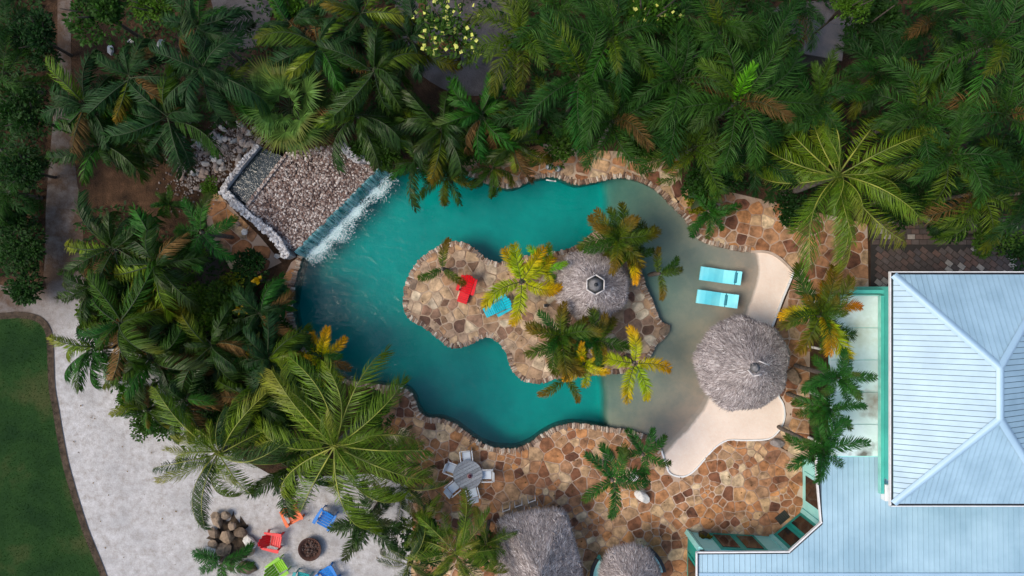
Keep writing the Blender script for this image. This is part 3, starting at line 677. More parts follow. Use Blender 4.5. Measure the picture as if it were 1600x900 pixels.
# strips between consecutive x, upper end given by the outline
def top_y(x):
    if x < c_[1].x: return c_[0].y
    if x < c_[2].x: return c_[1].y + (c_[2].y - c_[1].y) * (x - c_[1].x) / (c_[2].x - c_[1].x)
    return yN
xk = c_[0].x
while xk < 24.6:
    a, b = xk + .009, xk + .232
    if a < c_[2].x < b: b = c_[2].x - .003
    yl = W(0, 895, LZ).y
    for y_lo, y_hi0, mt in ((yl, None, METAL_L), (-19, yl - .02, METAL_L)):
        if y_hi0 is None: pl = [(a, y_lo), (b, y_lo), (b, top_y(b - .001)), (a, top_y(a + .001))]
        else: pl = [(a, y_lo), (b, y_lo), (b, y_hi0), (a, y_hi0)]
        mb = MB(); mb.prism(pl, lambda x, y: lz(x, y) - .018, lz); hh = pl[2][1]
        mb.prism([(b - .026, pl[0][1]), (b - .001, pl[0][1]), (b - .001, hh - .02), (b - .026, hh - .02)], lambda x, y: lz(x, y) + .0005, lambda x, y: lz(x, y) + .018)
        mb.build('roof_panel', mt, lroof)
    xk = b + .009
mb = MB(); yl = W(0, 895, LZ).y; mb.box((16.5, yl - .01, lz(0, yl) + .03), (16.2, .10, .05)); mb.build('roof_flashing', CAP, lroof)
# roof edge: white lip and dark gutter line
edge = [Vector(p) for p in LR[:6]]
for i in range(5):
    a, b = edge[i], edge[i + 1]; t = (b - a).normalized(); nn = Vector((-t.y, t.x)); c = (a + b) / 2; L = (b - a).length
    mb = MB(); mb.box((c.x - nn.x * .03, c.y - nn.y * .03, lz(c.x, c.y) + .022), (L, .05, .03), math.atan2(t.y, t.x)); eo = mb.build('roof_edge_gutter', DARK, lroof)
    q = c + nn * .03; mb = MB(); mb.box((q.x, q.y, lz(c.x, c.y) - .03), (L + .06, .06, .14), math.atan2(t.y, t.x)); mb.build('gutter_lip', WHITE, eo)
# walls of the lower storey with windows
base = [Vector((8.55, -19)), W(1074, 831).to_2d(), W(1205, 838).to_2d(), W(1254, 798).to_2d(), W(1254, 716).to_2d()]
FRAME = TEAL_P
def wall(a, b, m, wins, name='wall'):
    t = (b - a).normalized(); nn = Vector((-t.y, t.x)); L = (b - a).length; c = (a + b) / 2 - nn * .1; rz = math.atan2(t.y, t.x)
    mb = MB(); mb.box((c.x, c.y, LZ / 2 - .08), (L, .2, LZ - .16), rz); wo = hp(mb.build(name, m, house))
    for (u, w_, z0, z1, pm) in wins:
        q = a + t * u + nn * .025; mb = MB()
        mb.box((q.x, q.y, (z0 + z1) / 2), (w_, .05, z1 - z0), rz); wi = hp(mb.build('window', pm, house))
        q2 = a + t * u + nn * .06
        mb = MB(); mb.box((q2.x, q2.y, (z0 + z1) / 2), (w_ - .3, .03, z1 - z0 - .5), rz); mb.build('pane', GLASS, wi)
    return wo
Ls = [(base[i + 1] - base[i]).length for i in range(4)]
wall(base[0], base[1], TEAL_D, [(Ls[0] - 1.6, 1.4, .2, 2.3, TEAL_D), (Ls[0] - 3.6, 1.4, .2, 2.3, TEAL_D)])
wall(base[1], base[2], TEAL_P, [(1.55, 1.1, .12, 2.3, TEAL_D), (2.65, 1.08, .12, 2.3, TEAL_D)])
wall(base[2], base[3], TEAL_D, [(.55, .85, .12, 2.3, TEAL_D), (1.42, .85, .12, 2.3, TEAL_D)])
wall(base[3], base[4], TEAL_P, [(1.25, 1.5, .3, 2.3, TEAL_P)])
for i in (1, 2, 3):
    p = base[i]; mb = MB(); mb.box((p.x, p.y, 1.22), (.22, .22, 2.44), math.atan2((base[i + 1] - base[i - 1]).y, (base[i + 1] - base[i - 1]).x)); hp(mb.build('corner_post', TEAL_P, house))
# wall unit on the lower roof by the downpipe
ac = empty('air_conditioner', W(1379, 766, LZ)); tag(ac, 'small white air conditioning unit on the lower roof by the downpipe', 'air conditioner')
mb = MB(); mb.box((0, 0, .25), (.20, .75, .42), bev=.03); mb.build('casing', WHITE, ac)
mb = MB(); mb.tube([(.1, .3, .3), (.35, .38, .35), (.4, .5, .5)], .03); mb.build('pipe', DARK, ac)
mb = MB(); mb.tube([(0, .3, .05), (-.02, .5, .06), (.02, .9, .08)], .025); mb.build('cable', DARK, ac)

# ------------------------------------------------------------------ thatched roofs
THATCH = varied('thatch', [(.10, .080, .076), (.25, .212, .203), (.39, .34, .325), (.18, .148, .14), (.50, .45, .43), (.29, .238, .215), (.68, .63, .605)], 'island', .85, .35, 1.6, 0, spec=.15)
THATCH_B = plain('thatch_underlayer', (.09, .075, .075), (.05, .04, .04), 6, .95)
WOOD = plain('weathered_wood', (.22, .16, .11), (.12, .085, .06), 8, .8, .4)
def thatch(root, rx_, ry_, ze, za, n, seed, pw=2.0, ridge=0.0, slen=(.30, .65), w=.014):
    """cone (or short ridge along y) covered in straw strands"""
    rg = random.Random(seed)
    def pt(a, t):        # t 0 apex .. 1 eave
        c, s_ = math.cos(a), math.sin(a); k = (abs(c) ** pw + abs(s_) ** pw) ** (-1 / pw)
        wob = 1 + .025 * math.sin(a * 5 + seed) + .02 * math.sin(a * 9)
        y = s_ * k * (ry_ - ridge) * t * wob + (ridge * max(-1, min(1, s_ * k * 1.3)) )
        x = c * k * rx_ * t * wob
        return Vector((x, y, za + (ze - za) * (t ** .92)))
    mb = MB(); NA, NT = 48, 6; vs = []
    for j in range(NT + 1):
        for i in range(NA): p = pt(2 * math.pi * i / NA, j / NT); vs.append((p.x, p.y, p.z - .05))
    mb.add(vs, [(j * NA + i, (j + 1) * NA + i, (j + 1) * NA + (i + 1) % NA, j * NA + (i + 1) % NA) for j in range(NT) for i in range(NA)], 0, True)
    mb.build('thatch_underlayer', THATCH_B, root)
    mb = MB()
    for i in range(n):
        a = rg.uniform(0, 2 * math.pi); t = math.sqrt(rg.uniform(.004, 1.06)); L = rg.uniform(*slen); p = pt(a, min(t, 1.0)); q0 = pt(a + rg.gauss(0, .03), min(t, 1) + .05)
        d = (q0 - p).normalized(); lift = rg.uniform(-.02, .10); d = (d + Vector((rg.gauss(0, .16), rg.gauss(0, .16), lift + (-.25 if t > .97 else 0)))).normalized()
        s_ = d.cross(Vector((0, 0, 1))).normalized() * w * rg.uniform(.6, 1.5); b = p - d * L * .45 + Vector((0, 0, .02)); e = p + d * L * .55 + Vector((0, 0, .03 + rg.uniform(0, .05)))
        m_ = (b + e) / 2 + Vector((0, 0, .03))
        if t > .93: e += Vector((0, 0, -.08))
        mb.add([b - s_, b + s_, m_ + s_ * 1.1, m_ - s_ * 1.1, e], [(0, 1, 2, 3), (3, 2, 4)])
    o = mb.build('thatch', THATCH, root); return o
def palapa(px, py, rpx, ze, za, n, seed, label, ry=None, pw=2.0, ridge=0., posts=None):
    c = W(px, py, (ze + za) / 2 if ridge == 0 else ze); root = empty('thatched_umbrella' if not posts else 'thatched_hut', (c.x, c.y, 0)); tag(root, label, 'thatched umbrella' if not posts else 'thatched hut')
    thatch(root, M2(rpx, ze), M2(ry or rpx, ze), ze, za, n, seed, pw, ridge)
    if not posts:
        mb = MB(); mb.tube([(0, 0, -.05), (0, 0, za - .1)], [.13, .09]); mb.build('post', WOOD, root)
        for k in range(8):
            a = k * math.pi / 4 + .2; r_ = M2(rpx, ze) * .9; mb = MB(); mb.tube([(0, 0, za - .25), (math.cos(a) * r_, math.sin(a) * r_, ze - .1)], .03, 6); mb.build('rafter', WOOD, root)
    else:
        for x, y in posts: mb = MB(); mb.tube([(x, y, 0), (x, y, ze + .3)], .11); mb.build('post', WOOD, root)
    return root
POLEW = plain('bleached_pole', (.62, .58, .54), (.5, .46, .43), 8, .7)
p1 = palapa(928, 445, 54, 2.3, 3.7, 11000, 41, 'smaller thatched umbrella with hexagonal top ring on the stone island')
def hex_ring(root, r, z, sides, name='top_ring', ph=0.):
    for k in sides:
        a, b = ph + k * math.pi / 3, ph + (k + 1) * math.pi / 3; mb = MB(); mb.tube([(r * math.cos(a), r * math.sin(a), z), (r * math.cos(b), r * math.sin(b), z + .02)], .032, 6); mb.build('ring_pole', POLEW, root)
hex_ring(p1, .44, 3.62, range(6), ph=.5)
mb = MB(); mb.tube([(0, 0, 3.5), (0, 0, 3.78)], [.40, .10], 10); mb.build('top_cap', plain('grey_cap', (.22, .21, .21), (.12, .12, .12), 9, .9), p1)
mb = MB(); mb.tube([(0, 0, 3.7), (0, 0, 3.86)], .09, 8); mb.build('dark_hole', DARK, p1)  # dark stub standing in for the shaded hole in the cap
p2 = palapa(1171, 572, 70, 2.6, 4.4, 19000, 43, 'large round thatched umbrella over the pale beach edge')
hex_ring(p2, .36, 4.36, (3, 4), ph=.2)
mb = MB(); mb.tube([(0, 0, 4.2), (0, 0, 4.5)], [.26, .05], 9); mb.build('top_cap', plain('grey_cap', (.22, .21, .21), (.12, .12, .12), 9, .9), p2)
mb = MB(); mb.tube([(.1, .32, 4.42), (.62, .12, 4.22)], .03, 6); mb.build('ring_pole', POLEW, p2)
p3 = palapa(845, 904, 62, 2.6, 4.8, 24000, 47, 'big oblong thatched hut at the lower edge beside the patio', ry=103, pw=3.2, ridge=1.0, posts=[(-1.3, -2.2), (1.3, -2.2), (-1.3, 2.3), (1.3, 2.3)])
p3.rotation_euler.z = R(8)
p4 = palapa(988, 908, 45, 2.3, 3.6, 10000, 53, 'thatched bar umbrella at the bottom edge with turquoise counters under it')

# curved turquoise counters below the bar umbrella
def arc_counter(px, py, r, a0, a1, label):
    c = W(px, py, 1.05); o = empty('bar_counter', (c.x, c.y, 0)); tag(o, label, 'counter', 'curved bar counters'); n = 10
    for nm, r0, r1, z0, z1, m in (('counter_top', r - .42, r - .06, .98, 1.06, TEAL_P), ('counter_edge', r - .058, r + .10, .96, 1.09, DARK), ('counter_front', r - .30, r - .2, 0, .98, TEAL)):
        pts = [(math.cos(a0 + (a1 - a0) * i / n) * r1, math.sin(a0 + (a1 - a0) * i / n) * r1) for i in range(n + 1)] + [(math.cos(a1 - (a1 - a0) * i / n) * r0, math.sin(a1 - (a1 - a0) * i / n) * r0) for i in range(n + 1)]
        mb = MB(); mb.prism(pts, z0, z1); mb.build(nm, m, o)
arc_counter(981, 906, 1.72, R(146), R(200), 'curved turquoise counter with black edge left of the bar umbrella')
arc_counter(981, 906, 1.76, R(12), R(56), 'curved turquoise counter with black edge right of the bar umbrella')

# ------------------------------------------------------------------ furniture
def cmat(name, c): return plain(name, c, tuple(x * .8 for x in c), 4, .4, spec=.4)
RED, ORA, BLU, LIM, CYA, TEA = cmat('red_plastic', (.75, .004, .012)), cmat('orange_plastic', (.80, .12, .005)), cmat('blue_plastic', (.01, .20, .62)), cmat('lime_plastic', (.22, .52, .01)), cmat('cyan_plastic', (.005, .50, .62)), cmat('teal_plastic', (.01, .30, .30))
def adirondack(name, px, py, ang, m, label, foot=False, sc=1.0, group='bright slatted garden chairs'):
    c = W(px, py, .4); o = empty(name, (c.x, c.y, .014 if not foot else .05), R(ang)); o.scale = (sc,) * 3; tag(o, label, 'chair', group)
    for i in range(5):
        mb = MB(); mb.box((.33 - i * .105, 0, .40 - i * .03), (.095, .54, .025), ry=R(-16) * -1 * 0 + R(14) * -1, bev=.008); mb.build('seat_slat', m, o)
    for i in range(5):
        y = (i - 2) * .118; h = .74 - abs(i - 2) ** 2 * .045
        mb = MB(); a = R(28); L = h; mb.box((-.16 - math.sin(a) * L / 2, y, .28 + math.cos(a) * L / 2), (.025, .105, L), ry=-a, bev=.01)
        # rounded top
        mb.tube([(-.16 - math.sin(a) * L - .013, y, .28 + math.cos(a) * L - .03), (-.16 - math.sin(a) * L + .013, y, .28 + math.cos(a) * L - .03)], .05, 8); mb.build('back_slat', m, o)
    for s_ in (-1, 1):
        mb = MB(); mb.add([(.38, s_ * .30, .58), (.38, s_ * .44, .58), (.25, s_ * .455, .58), (-.42, s_ * .40, .56), (-.42, s_ * .31, .56)] + [(.38, s_ * .30, .605), (.38, s_ * .44, .605), (.25, s_ * .455, .605), (-.42, s_ * .40, .585), (-.42, s_ * .31, .585)],
            [(5, 6, 7, 8, 9), (4, 3, 2, 1, 0)] + [(i, (i + 1) % 5, 5 + (i + 1) % 5, 5 + i) for i in range(5)]); mb.build('arm', m, o)
        mb = MB(); mb.box((.32, s_ * .33, .29), (.10, .03, .58)); mb.build('leg', m, o)
        mb = MB(); mb.box((-.30, s_ * .33, .29), (.10, .03, .60), ry=R(12)); mb.build('leg', m, o)
    if foot:
        for i in range(5): mb = MB(); mb.box((.435 + i * .1, 0, .37 - i * .015), (.092, .50, .025), bev=.008); mb.build('footrest_slat', m, o)
        for s_ in (-1, 1): mb = MB(); mb.box((.66, s_ * .2, .16), (.4, .03, .30)); mb.build('footrest_leg', m, o)
    return o
adirondack('garden_chair', 730, 446, -108, RED, 'bright red garden chair with footrest on the stone island', True, 1.0)
adirondack('garden_chair', 783, 477, -154, CYA, 'cyan slatted garden chair with footrest on the stone island', True, 1.0)
for px, py, m, lab in ((457, 804, ORA, 'orange garden chair beside the round fire bowl on sand'), (509, 810, BLU, 'blue garden chair on sand nearest the big coconut palm'), (427, 845, RED, 'red garden chair on sand between rockery and fire bowl'), (435, 887, LIM, 'lime green garden chair on sand below the red one'), (472, 907, TEA, 'teal garden chair mostly cut off by the bottom edge'), (513, 899, BLU, 'blue garden chair cut off by the bottom edge of sand yard')):
    ang = math.degrees(math.atan2(-(855 - py), 485 - px)); adirondack('garden_chair', px, py, ang, m, lab, sc=1.05)
# fire bowl
fb_ = empty('fire_bowl', W(485, 857, .2) - Vector((0, 0, .2))); tag(fb_, 'round rusty brown fire bowl in the middle of coloured chairs', 'fire bowl')
mb = MB(); prof = [(.30, .0), (.50, .16), (.57, .34), (.54, .36), (.46, .18), (.3, .1), (.0, .1)]; N = 28; vs = []
for r_, z in prof: vs += [(r_ * math.cos(2 * math.pi * k / N), r_ * math.sin(2 * math.pi * k / N), z) for k in range(N)]
mb.add(vs, [(i * N + k, i * N + (k + 1) % N, (i + 1) * N + (k + 1) % N, (i + 1) * N + k) for i in range(6) for k in range(N)], 0, True); mb.build('bowl', plain('rusty_iron', (.085, .035, .022), (.05, .022, .016), 6, .7, .4), fb_)
mb = MB()
for _ in range(70):
    a, r_ = rg.uniform(0, 6.28), .42 * math.sqrt(rg.random()); pebble(mb, (r_ * math.cos(a), r_ * math.sin(a), .17), rg.uniform(.03, .08), rg, .6)
mb.build('ash', varied('ash', [(.03, .02, .018), (.07, .04, .03), (.12, .09, .08)], 'island', .9), fb_)
# loungers in the shallow water
LNG = plain('lounger_cyan', (.24, .78, .86), (.12, .66, .80), .9, .35, spec=.5)
LNG2 = plain('pillow_blue', (.02, .22, .30), None, 5, .6)
def lounger(px, py, ang, label, ppos, seed):
    c = W(px, py, .2); o = empty('pool_lounger', (c.x, c.y, -.22), R(ang)); tag(o, label, 'lounger', 'in-pool loungers')
    prof = [(-.95, .30), (-.8, .335), (-.55, .36), (-.25, .33), (0, .27), (.2, .245), (.4, .30), (.6, .44), (.8, .60), (.95, .70)]; w = .33; vs = []
    for x, z in prof: vs += [(x, -w, z + .14), (x, w, z + .14), (x, w, z + .06), (x, -w, z + .06)]
    fs = [(0, 1, 2, 3), (36, 39, 38, 37)]
    for i in range(9):
        k = 4 * i
        for q in range(4): fs.append((k + q, k + 4 + q, k + 4 + (q + 1) % 4, k + (q + 1) % 4))
    mb = MB(); mb.add(vs, fs, 0, False); mb.build('shell', LNG, o)
    for x in (-.6, .5):
        mb = MB(); mb.box((x, 0, .1), (.18, .5, .46)); mb.build('support', LNG, o)
    k = ppos; z = .30 + (k - .4) * .74 + .17
    mb = MB(); mb.box((k, 0, z), (.13, .50, .09), ry=R(-36), bev=.03); mb.build('pillow', LNG2, o)
    mb = MB(); mb.box((k, 0, z - .035), (.05, .68, .02), ry=R(-36)); mb.build('strap', LNG2, o)
lounger(1124, 431, -8, 'pale cyan pool lounger nearest the north bank, pillow near its end', .72, 1)
lounger(1119, 467, -8, 'pale cyan pool lounger nearer the thatched umbrella', .45, 2)
# dining table and chairs
tb = empty('round_table', W(731, 742, .74) - Vector((0, 0, .74 - .03))); tag(tb, 'round weathered grey plank table with white chairs on the patio', 'table')
TW = varied('grey_planks', [(.20, .22, .24), (.30, .33, .36), (.24, .26, .29), (.38, .41, .44)], 'object', .7, .4, 12, .4)
RT = .70
for i in range(9):
    a = -RT + i * (2 * RT / 9); b = a + 2 * RT / 9 - .012; pts = []
    for k in range(40):
        an = 2 * math.pi * k / 40; pts.append((RT * math.cos(an), RT * math.sin(an)))
    pl = clip_half(clip_half(pts, 0, b, 0, 1), 0, a, 0, -1)
    if len(pl) >= 3: mb = MB(); mb.prism(pl, .67, .71); q = mb.build('plank', TW, tb); q.rotation_euler.z = R(28)
mb = MB(); mb.tube([(0, 0, .0), (0, 0, .04), (0, 0, .1), (0, 0, .67)], [.33, .3, .07, .06], 12); mb.build('pedestal', DARK, tb)
mb = MB(); mb.box((0, 0, .655), (1.1, .08, .03)); mb.box((0, 0, .64), (.08, 1.1, .028)); mb.build('brace', DARK, tb)
cen = empty('centrepiece', W(734, 744, .78) - Vector((0, 0, .035))); tag(cen, 'small dark red candle holder in the middle of the round table', 'candle holder')
mb = MB(); mb.tube([(0, 0, 0), (0, 0, .10)], [.07, .08], 10); mb.build('holder', plain('dark_red_glass', (.10, .015, .03), None, 5, .3), cen)
mb = MB(); mb.tube([(0, 0, -.002), (0, 0, .012)], [.13, .13], 12); mb.build('saucer', plain('pinkish_clay', (.35, .22, .22), None, 5, .6), cen)
SEAT = plain('white_sling', (.62, .70, .78), (.55, .63, .72), 4, .6); FRM = plain('white_frame', (.75, .77, .78), None, 3, .4)
def dchair(px, py, ang, label):
    c = W(px, py, .45); o = empty('dining_chair', (c.x, c.y, .035), R(ang)); tag(o, label, 'chair', 'white chairs around the round table')   # +x faces the table
    mb = MB(); mb.box((.02, 0, .43), (.46, .40, .03), bev=.01); mb.build('seat', SEAT, o)
    mb = MB(); mb.box((-.30, 0, .70), (.03, .44, .50), ry=R(-14), bev=.01); mb.build('backrest', FRM, o)
    for s_ in (-1, 1):
        mb = MB(); mb.box((-.02, s_ * .29, .64), (.56, .05, .03), bev=.008); mb.build('arm', FRM, o)
        mb = MB(); mb.tube([(.24, s_ * .28, 0), (.22, s_ * .28, .64)], .018, 6); mb.build('leg', FRM, o)
        mb = MB(); mb.tube([(-.34, s_ * .26, 0), (-.24, s_ * .27, .45), (-.24, s_ * .28, .64)], .018, 6); mb.build('leg', FRM, o)
tc = (732, 742)
for px, py, w_ in ((729, 713, 'above the round table, nearest the pool'), (706, 732, 'at the upper left of the round table'), (708, 762, 'at the lower left of the round table'), (739, 770, 'below the round table'), (761, 742, 'at the right of the round table')):
    dchair(px, py, math.degrees(math.atan2(-(tc[1] - py), tc[0] - px)), 'white sling chair ' + w_)
# white bar chairs peeking out behind the oblong hut
for px, py, w_ in ((793, 802, 'leftmost'), (812, 795, 'middle'), (833, 788, 'rightmost')):
    c = W(px, py, 1.0); o = empty('bar_stool', (c.x, c.y, .035), R(200)); tag(o, w_ + ' of three white bar stools behind the oblong thatched hut', 'stool', 'white bar stools'); 
    mb = MB(); mb.box((0, 0, .74), (.34, .34, .04), bev=.01); mb.build('seat', WOOD, o)
    for x in (-.17, .17):
        for y in (-.17, .17): mb = MB(); mb.tube([(x * 1.15, y * 1.15, 0), (x, y, 1.15 if y < 0 else .74)], .02, 6); mb.build('leg', FRM, o)
    mb = MB(); mb.box((0, -.17, 1.05), (.36, .025, .05)); mb.build('backrest', FRM, o)
# garden lamp on island
o = empty('garden_lamp', W(852, 478, .25) - Vector((0, 0, .2))); tag(o, 'small square black topped garden lamp on the stone island', 'lamp')
mb = MB(); mb.box((0, 0, .14), (.17, .17, .28), bev=.02); mb.build('body', plain('beige_stone', (.5, .42, .32)), o)
mb = MB(); mb.box((.02, .02, .30), (.15, .13, .03)); mb.build('lid', DARK, o)
o = empty('pool_float', W(861, 282, WL) ); tag(o, 'thin white floating thermometer by the north bank', 'thermometer')
mb = MB(); mb.tube([(-.25, .03, .01), (.18, -.03, .01)], .03, 8); mb.build('tube', WHITE, o)
mb = MB(); mb.tube([(.18, -.03, .01), (.25, -.04, .02)], .045, 8); mb.build('cap', WHITE, o)
for px, py, w_ in ((857, 262, 'left'), (871, 265, 'right')):
    o = empty('spotlight', W(px, py) + Vector((0, 0, .03))); tag(o, 'small round grey spotlight on the north bank, the %s one' % w_, 'spotlight', 'north bank spotlights')
    mb = MB(); mb.tube([(0, 0, 0), (0, 0, .06), (0, 0, .22)], [.12, .1, .16], 12); mb.build('housing', plain('grey_metal', (.25, .26, .27), None, 6, .4), o)
    mb = MB(); mb.tube([(0, 0, .221), (0, 0, .235)], .11, 12); mb.build('lens', plain('pale_lens', (.6, .62, .6), None, 6, .2), o)
# pot plant ornament at the bay's corner
o = empty('bromeliad_pot', W(1101, 842, .5) - Vector((0, 0, .48))); o.scale = (1.35,) * 3; tag(o, 'dark bronze pot plant standing against the turquoise bay wall', 'pot plant')
mb = MB(); mb.tube([(0, 0, 0), (0, 0, .5)], [.18, .26], 12); mb.build('pot', plain('bronze_pot', (.06, .045, .02)), o)
mb = MB()
for i in range(60):
    a = rg.uniform(0, 6.28); e = rg.uniform(.3, 1.3); L = rg.uniform(.25, .45); d = Vector((math.cos(a) * math.cos(e), math.sin(a) * math.cos(e), math.sin(e))); s_ = Vector((-math.sin(a), math.cos(a), 0)) * .035; b = Vector((0, 0, .5))
    mb.add([b - s_, b + s_, b + d * L * .6 + s_, b + d * L * .6 - s_, b + d * L + Vector((0, 0, -.08))], [(0, 1, 2, 3), (3, 2, 4)])
mb.build('leaves', leafmat('bronze_leaf', (.10, .055, .01), (.05, .05, .012)), o)
# utility things by the bay
o = empty('floor_mat', W(1222, 808) + Vector((0, 0, .04)), R(40)); tag(o, 'dark striped door mat by the turquoise bay', 'mat')
mb = MB(); mb.box((0, 0, .012), (.62, .45, .024), bev=.006); mb.build('base', DARK, o)
for i in range(6): mb = MB(); mb.box((-.25 + i * .1, 0, .028), (.05, .43, .012)); mb.build('rib', plain('mat_rib', (.04, .045, .03)), o)
o = empty('wooden_post', W(660, 48, .0)); tag(o, 'brown wooden beam lying on the grey ground near the top', 'beam')
mb = MB(); mb.box((0, 0, .1), (.34, 3.0, .2), bev=.03); mb.build('beam', plain('brown_timber', (.12, .055, .02), (.07, .03, .012), 5, .8, .4), o)

# ------------------------------------------------------------------ plants
LM = {
 'coco': leafmat('coconut_leaf', (.070, .105, .012), (.125, .145, .016), (.22, .20, .02), .6, spec=.5, rough=.4),
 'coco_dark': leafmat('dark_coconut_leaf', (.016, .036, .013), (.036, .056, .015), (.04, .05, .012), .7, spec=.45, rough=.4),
 'fox': leafmat('foxtail_leaf', (.016, .050, .016), (.034, .072, .016), (.035, .055, .012), .75, spec=.35),
 'fox_olive': leafmat('olive_foxtail_leaf', (.045, .075, .012), (.085, .100, .010), (.09, .085, .01), .7, spec=.35),
 'fox_dimmed': leafmat('dimmed_foxtail_leaf', (.008, .028, .012), (.014, .042, .014), (.015, .03, .01), .8, spec=.3),  # darker than fox: edge darkening of the view put into the leaf colour
 'dusk': leafmat('blue_green_leaf', (.012, .034, .022), (.022, .050, .024), (.03, .045, .012), .75, spec=.4),
 'green': leafmat('fresh_palm_leaf', (.012, .060, .016), (.028, .085, .016), (.06, .09, .012), .8, spec=.35),
 'lime': leafmat('lime_leaf', (.09, .22, .012), (.14, .26, .014), (.18, .20, .012), .7, spec=.35),
 'yellow': leafmat('yellowing_leaf', (.20, .24, .008), (.46, .32, .006), (.66, .32, .004), .46, spec=.3),
 'orange': leafmat('orange_leaf', (.22, .13, .006), (.36, .15, .004), (.50, .15, .003), .4, spec=.3),
 'olive': leafmat('island_palm_leaf', (.022, .055, .008), (.070, .080, .008), (.16, .10, .006), .6, spec=.35),
 'silver': leafmat('silver_fan_leaf', (.060, .100, .045), (.085, .125, .060), (.10, .12, .02), .85, spec=.4),
 'shrub': leafmat('shrub_leaf', (.018, .046, .012), (.038, .066, .014), spec=.35),
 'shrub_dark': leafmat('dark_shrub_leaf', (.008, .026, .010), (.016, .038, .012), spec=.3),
 'shrub_lime': leafmat('lime_shrub_leaf', (.035, .075, .010), (.06, .095, .012), spec=.35),
 'dead': leafmat('dead_frond_leaf', (.10, .045, .035), (.16, .07, .055), spec=.15),
 'croton': leafmat('croton_leaf', (.05, .075, .01), (.20, .13, .008), spec=.3),
 'gold': leafmat('gold_leaf', (.30, .15, .004), (.42, .20, .006), spec=.3),
 'red': leafmat('red_leaf', (.22, .03, .006), (.30, .05, .008), spec=.3),
}
RACH_L = plain('lime_midrib', (.30, .31, .04), (.10, .13, .02), 1.6, .5)
RACH_D = plain('green_midrib', (.030, .050, .012), (.02, .035, .01), 3, .6)
TRUNK = plain('palm_trunk', (.17, .14, .115), (.08, .065, .05), 5, .9, .5)
SPEC = {  # pairs, leaflet length, width, arches, leaflet droop (rad), plumose spread, petiole, rachis radius, reach factor
 'coco': (96, .180, .0038, (1.2, 1.7, 2.2, 1.4, 1.9), .85, .42, .12, .0055, 1.2),
 'fox': (100, .200, .0056, (1.5, 1.9, 2.3, 1.7, 2.1), .05, 1.35, .10, .006, 1.50),
 'arch': (76, .235, .0085, (1.3, 1.8, 2.3, 1.5, 2.0), .85, .35, .10, .007, 1.25),
 'dwarf': (96, .25, .0092, (.6, 1.0, 1.4, .8, 1.2), .20, .95, .07, .007, 1.18),
}
FR = {}
def frond_mesh(sp, v, colour):
    key = (sp, v, colour)
    if key in FR: return FR[key]
    n, ll, w, arches, droop, spread, pet, rr, _ = SPEC[sp]; rg = random.Random(hash((sp, v)) % 999 if False else len(sp) * 31 + v * 7); arch = arches[v % 5]
    twist = (-.9, .6, 0, 1.2, -.3)[v % 5]; N = 28; pts = []; p = Vector((0, 0, 0)); ang = 0.0; yaw = 0.0
    for i in range(N + 1):
        pts.append(p.copy()); t = i / N; ang = -arch * t ** 1.5; yaw = twist * .85 * t * t
        p = p + Vector((math.cos(ang) * math.cos(yaw), math.cos(ang) * math.sin(yaw), math.sin(ang))) / N
    def at_(t):
        f = t * N; i = min(N - 1, int(f)); q = pts[i].lerp(pts[i + 1], f - i); return q, (pts[i + 1] - pts[i]).normalized()
    mb = MB(); mb.tube([pts[i] for i in range(0, N + 1, 2)], [rr * (1.6 - 1.4 * i / N) for i in range(0, N + 1, 2)], 4, 1, False)
    for i in range(n):
        t = pet + (1 - pet) * (i + .5) / n; q, T = at_(t); u = (t - pet) / (1 - pet)
        prof = (max(0.02, math.sin(math.pi * (.10 + .84 * u)))) ** .55; fw = R(68) - R(34) * u
        side0 = T.cross(Vector((0, 0, 1))).normalized(); up = side0.cross(T)
        for s_ in (-1, 1):
            if rg.random() < .04: continue
            roll = -droop * rg.uniform(.55, 1.15) + rg.uniform(-spread, spread); f2 = fw + rg.uniform(-.14, .14); L = ll * prof * rg.uniform(.82, 1.1)
            d = (T * math.cos(f2) + (side0 * s_ * math.cos(roll) + up * math.sin(roll)) * math.sin(f2)).normalized()
            wv = (T - d * T.dot(d)).normalized() * w * rg.uniform(.8, 1.2)
            m_ = q + d * L * .55; e = q + d * L + Vector((0, 0, -L * (.18 + .25 * droop)))
            mb.add([q - wv * .5, q + wv * .5, m_ + wv, m_ - wv, e], [(0, 1, 2, 3), (3, 2, 4)], 0)
    me = mb.mesh('frond', [LM[colour], RACH_L if sp == 'coco' else RACH_D]); FR[key] = me; return me
def fan_mesh(v, colour):
    key = ('fan', v, colour)
    if key in FR: return FR[key]
    rg = random.Random(70 + v); mb = MB(); pl = .55; mb.tube([(0, 0, 0), (pl * .5, 0, .03), (pl, 0, 0)], .010, 4, 1, False); n = 44
    for i in range(n):
        a = R(-150) + R(300) * (i + .5) / n; L = (.52 - .16 * (abs(a) / R(150)) ** 2) * rg.uniform(.88, 1.08); d = Vector((math.cos(a), math.sin(a), .12 + rg.uniform(-.08, .08))).normalized(); s_ = Vector((-math.sin(a), math.cos(a), rg.uniform(-.25, .25))) * .018
        b = Vector((pl, 0, 0)); m_ = b + d * L * .5; e = b + d * L + Vector((0, 0, -.16 * L - rg.uniform(0, .10)))
        mb.add([b - s_ * .2, b + s_ * .2, m_ + s_, m_ - s_, e], [(0, 1, 2, 3), (3, 2, 4)], 0)
    me = mb.mesh('fan_leaf', [LM[colour], RACH_D]); FR[key] = me; return me
TRK = {}
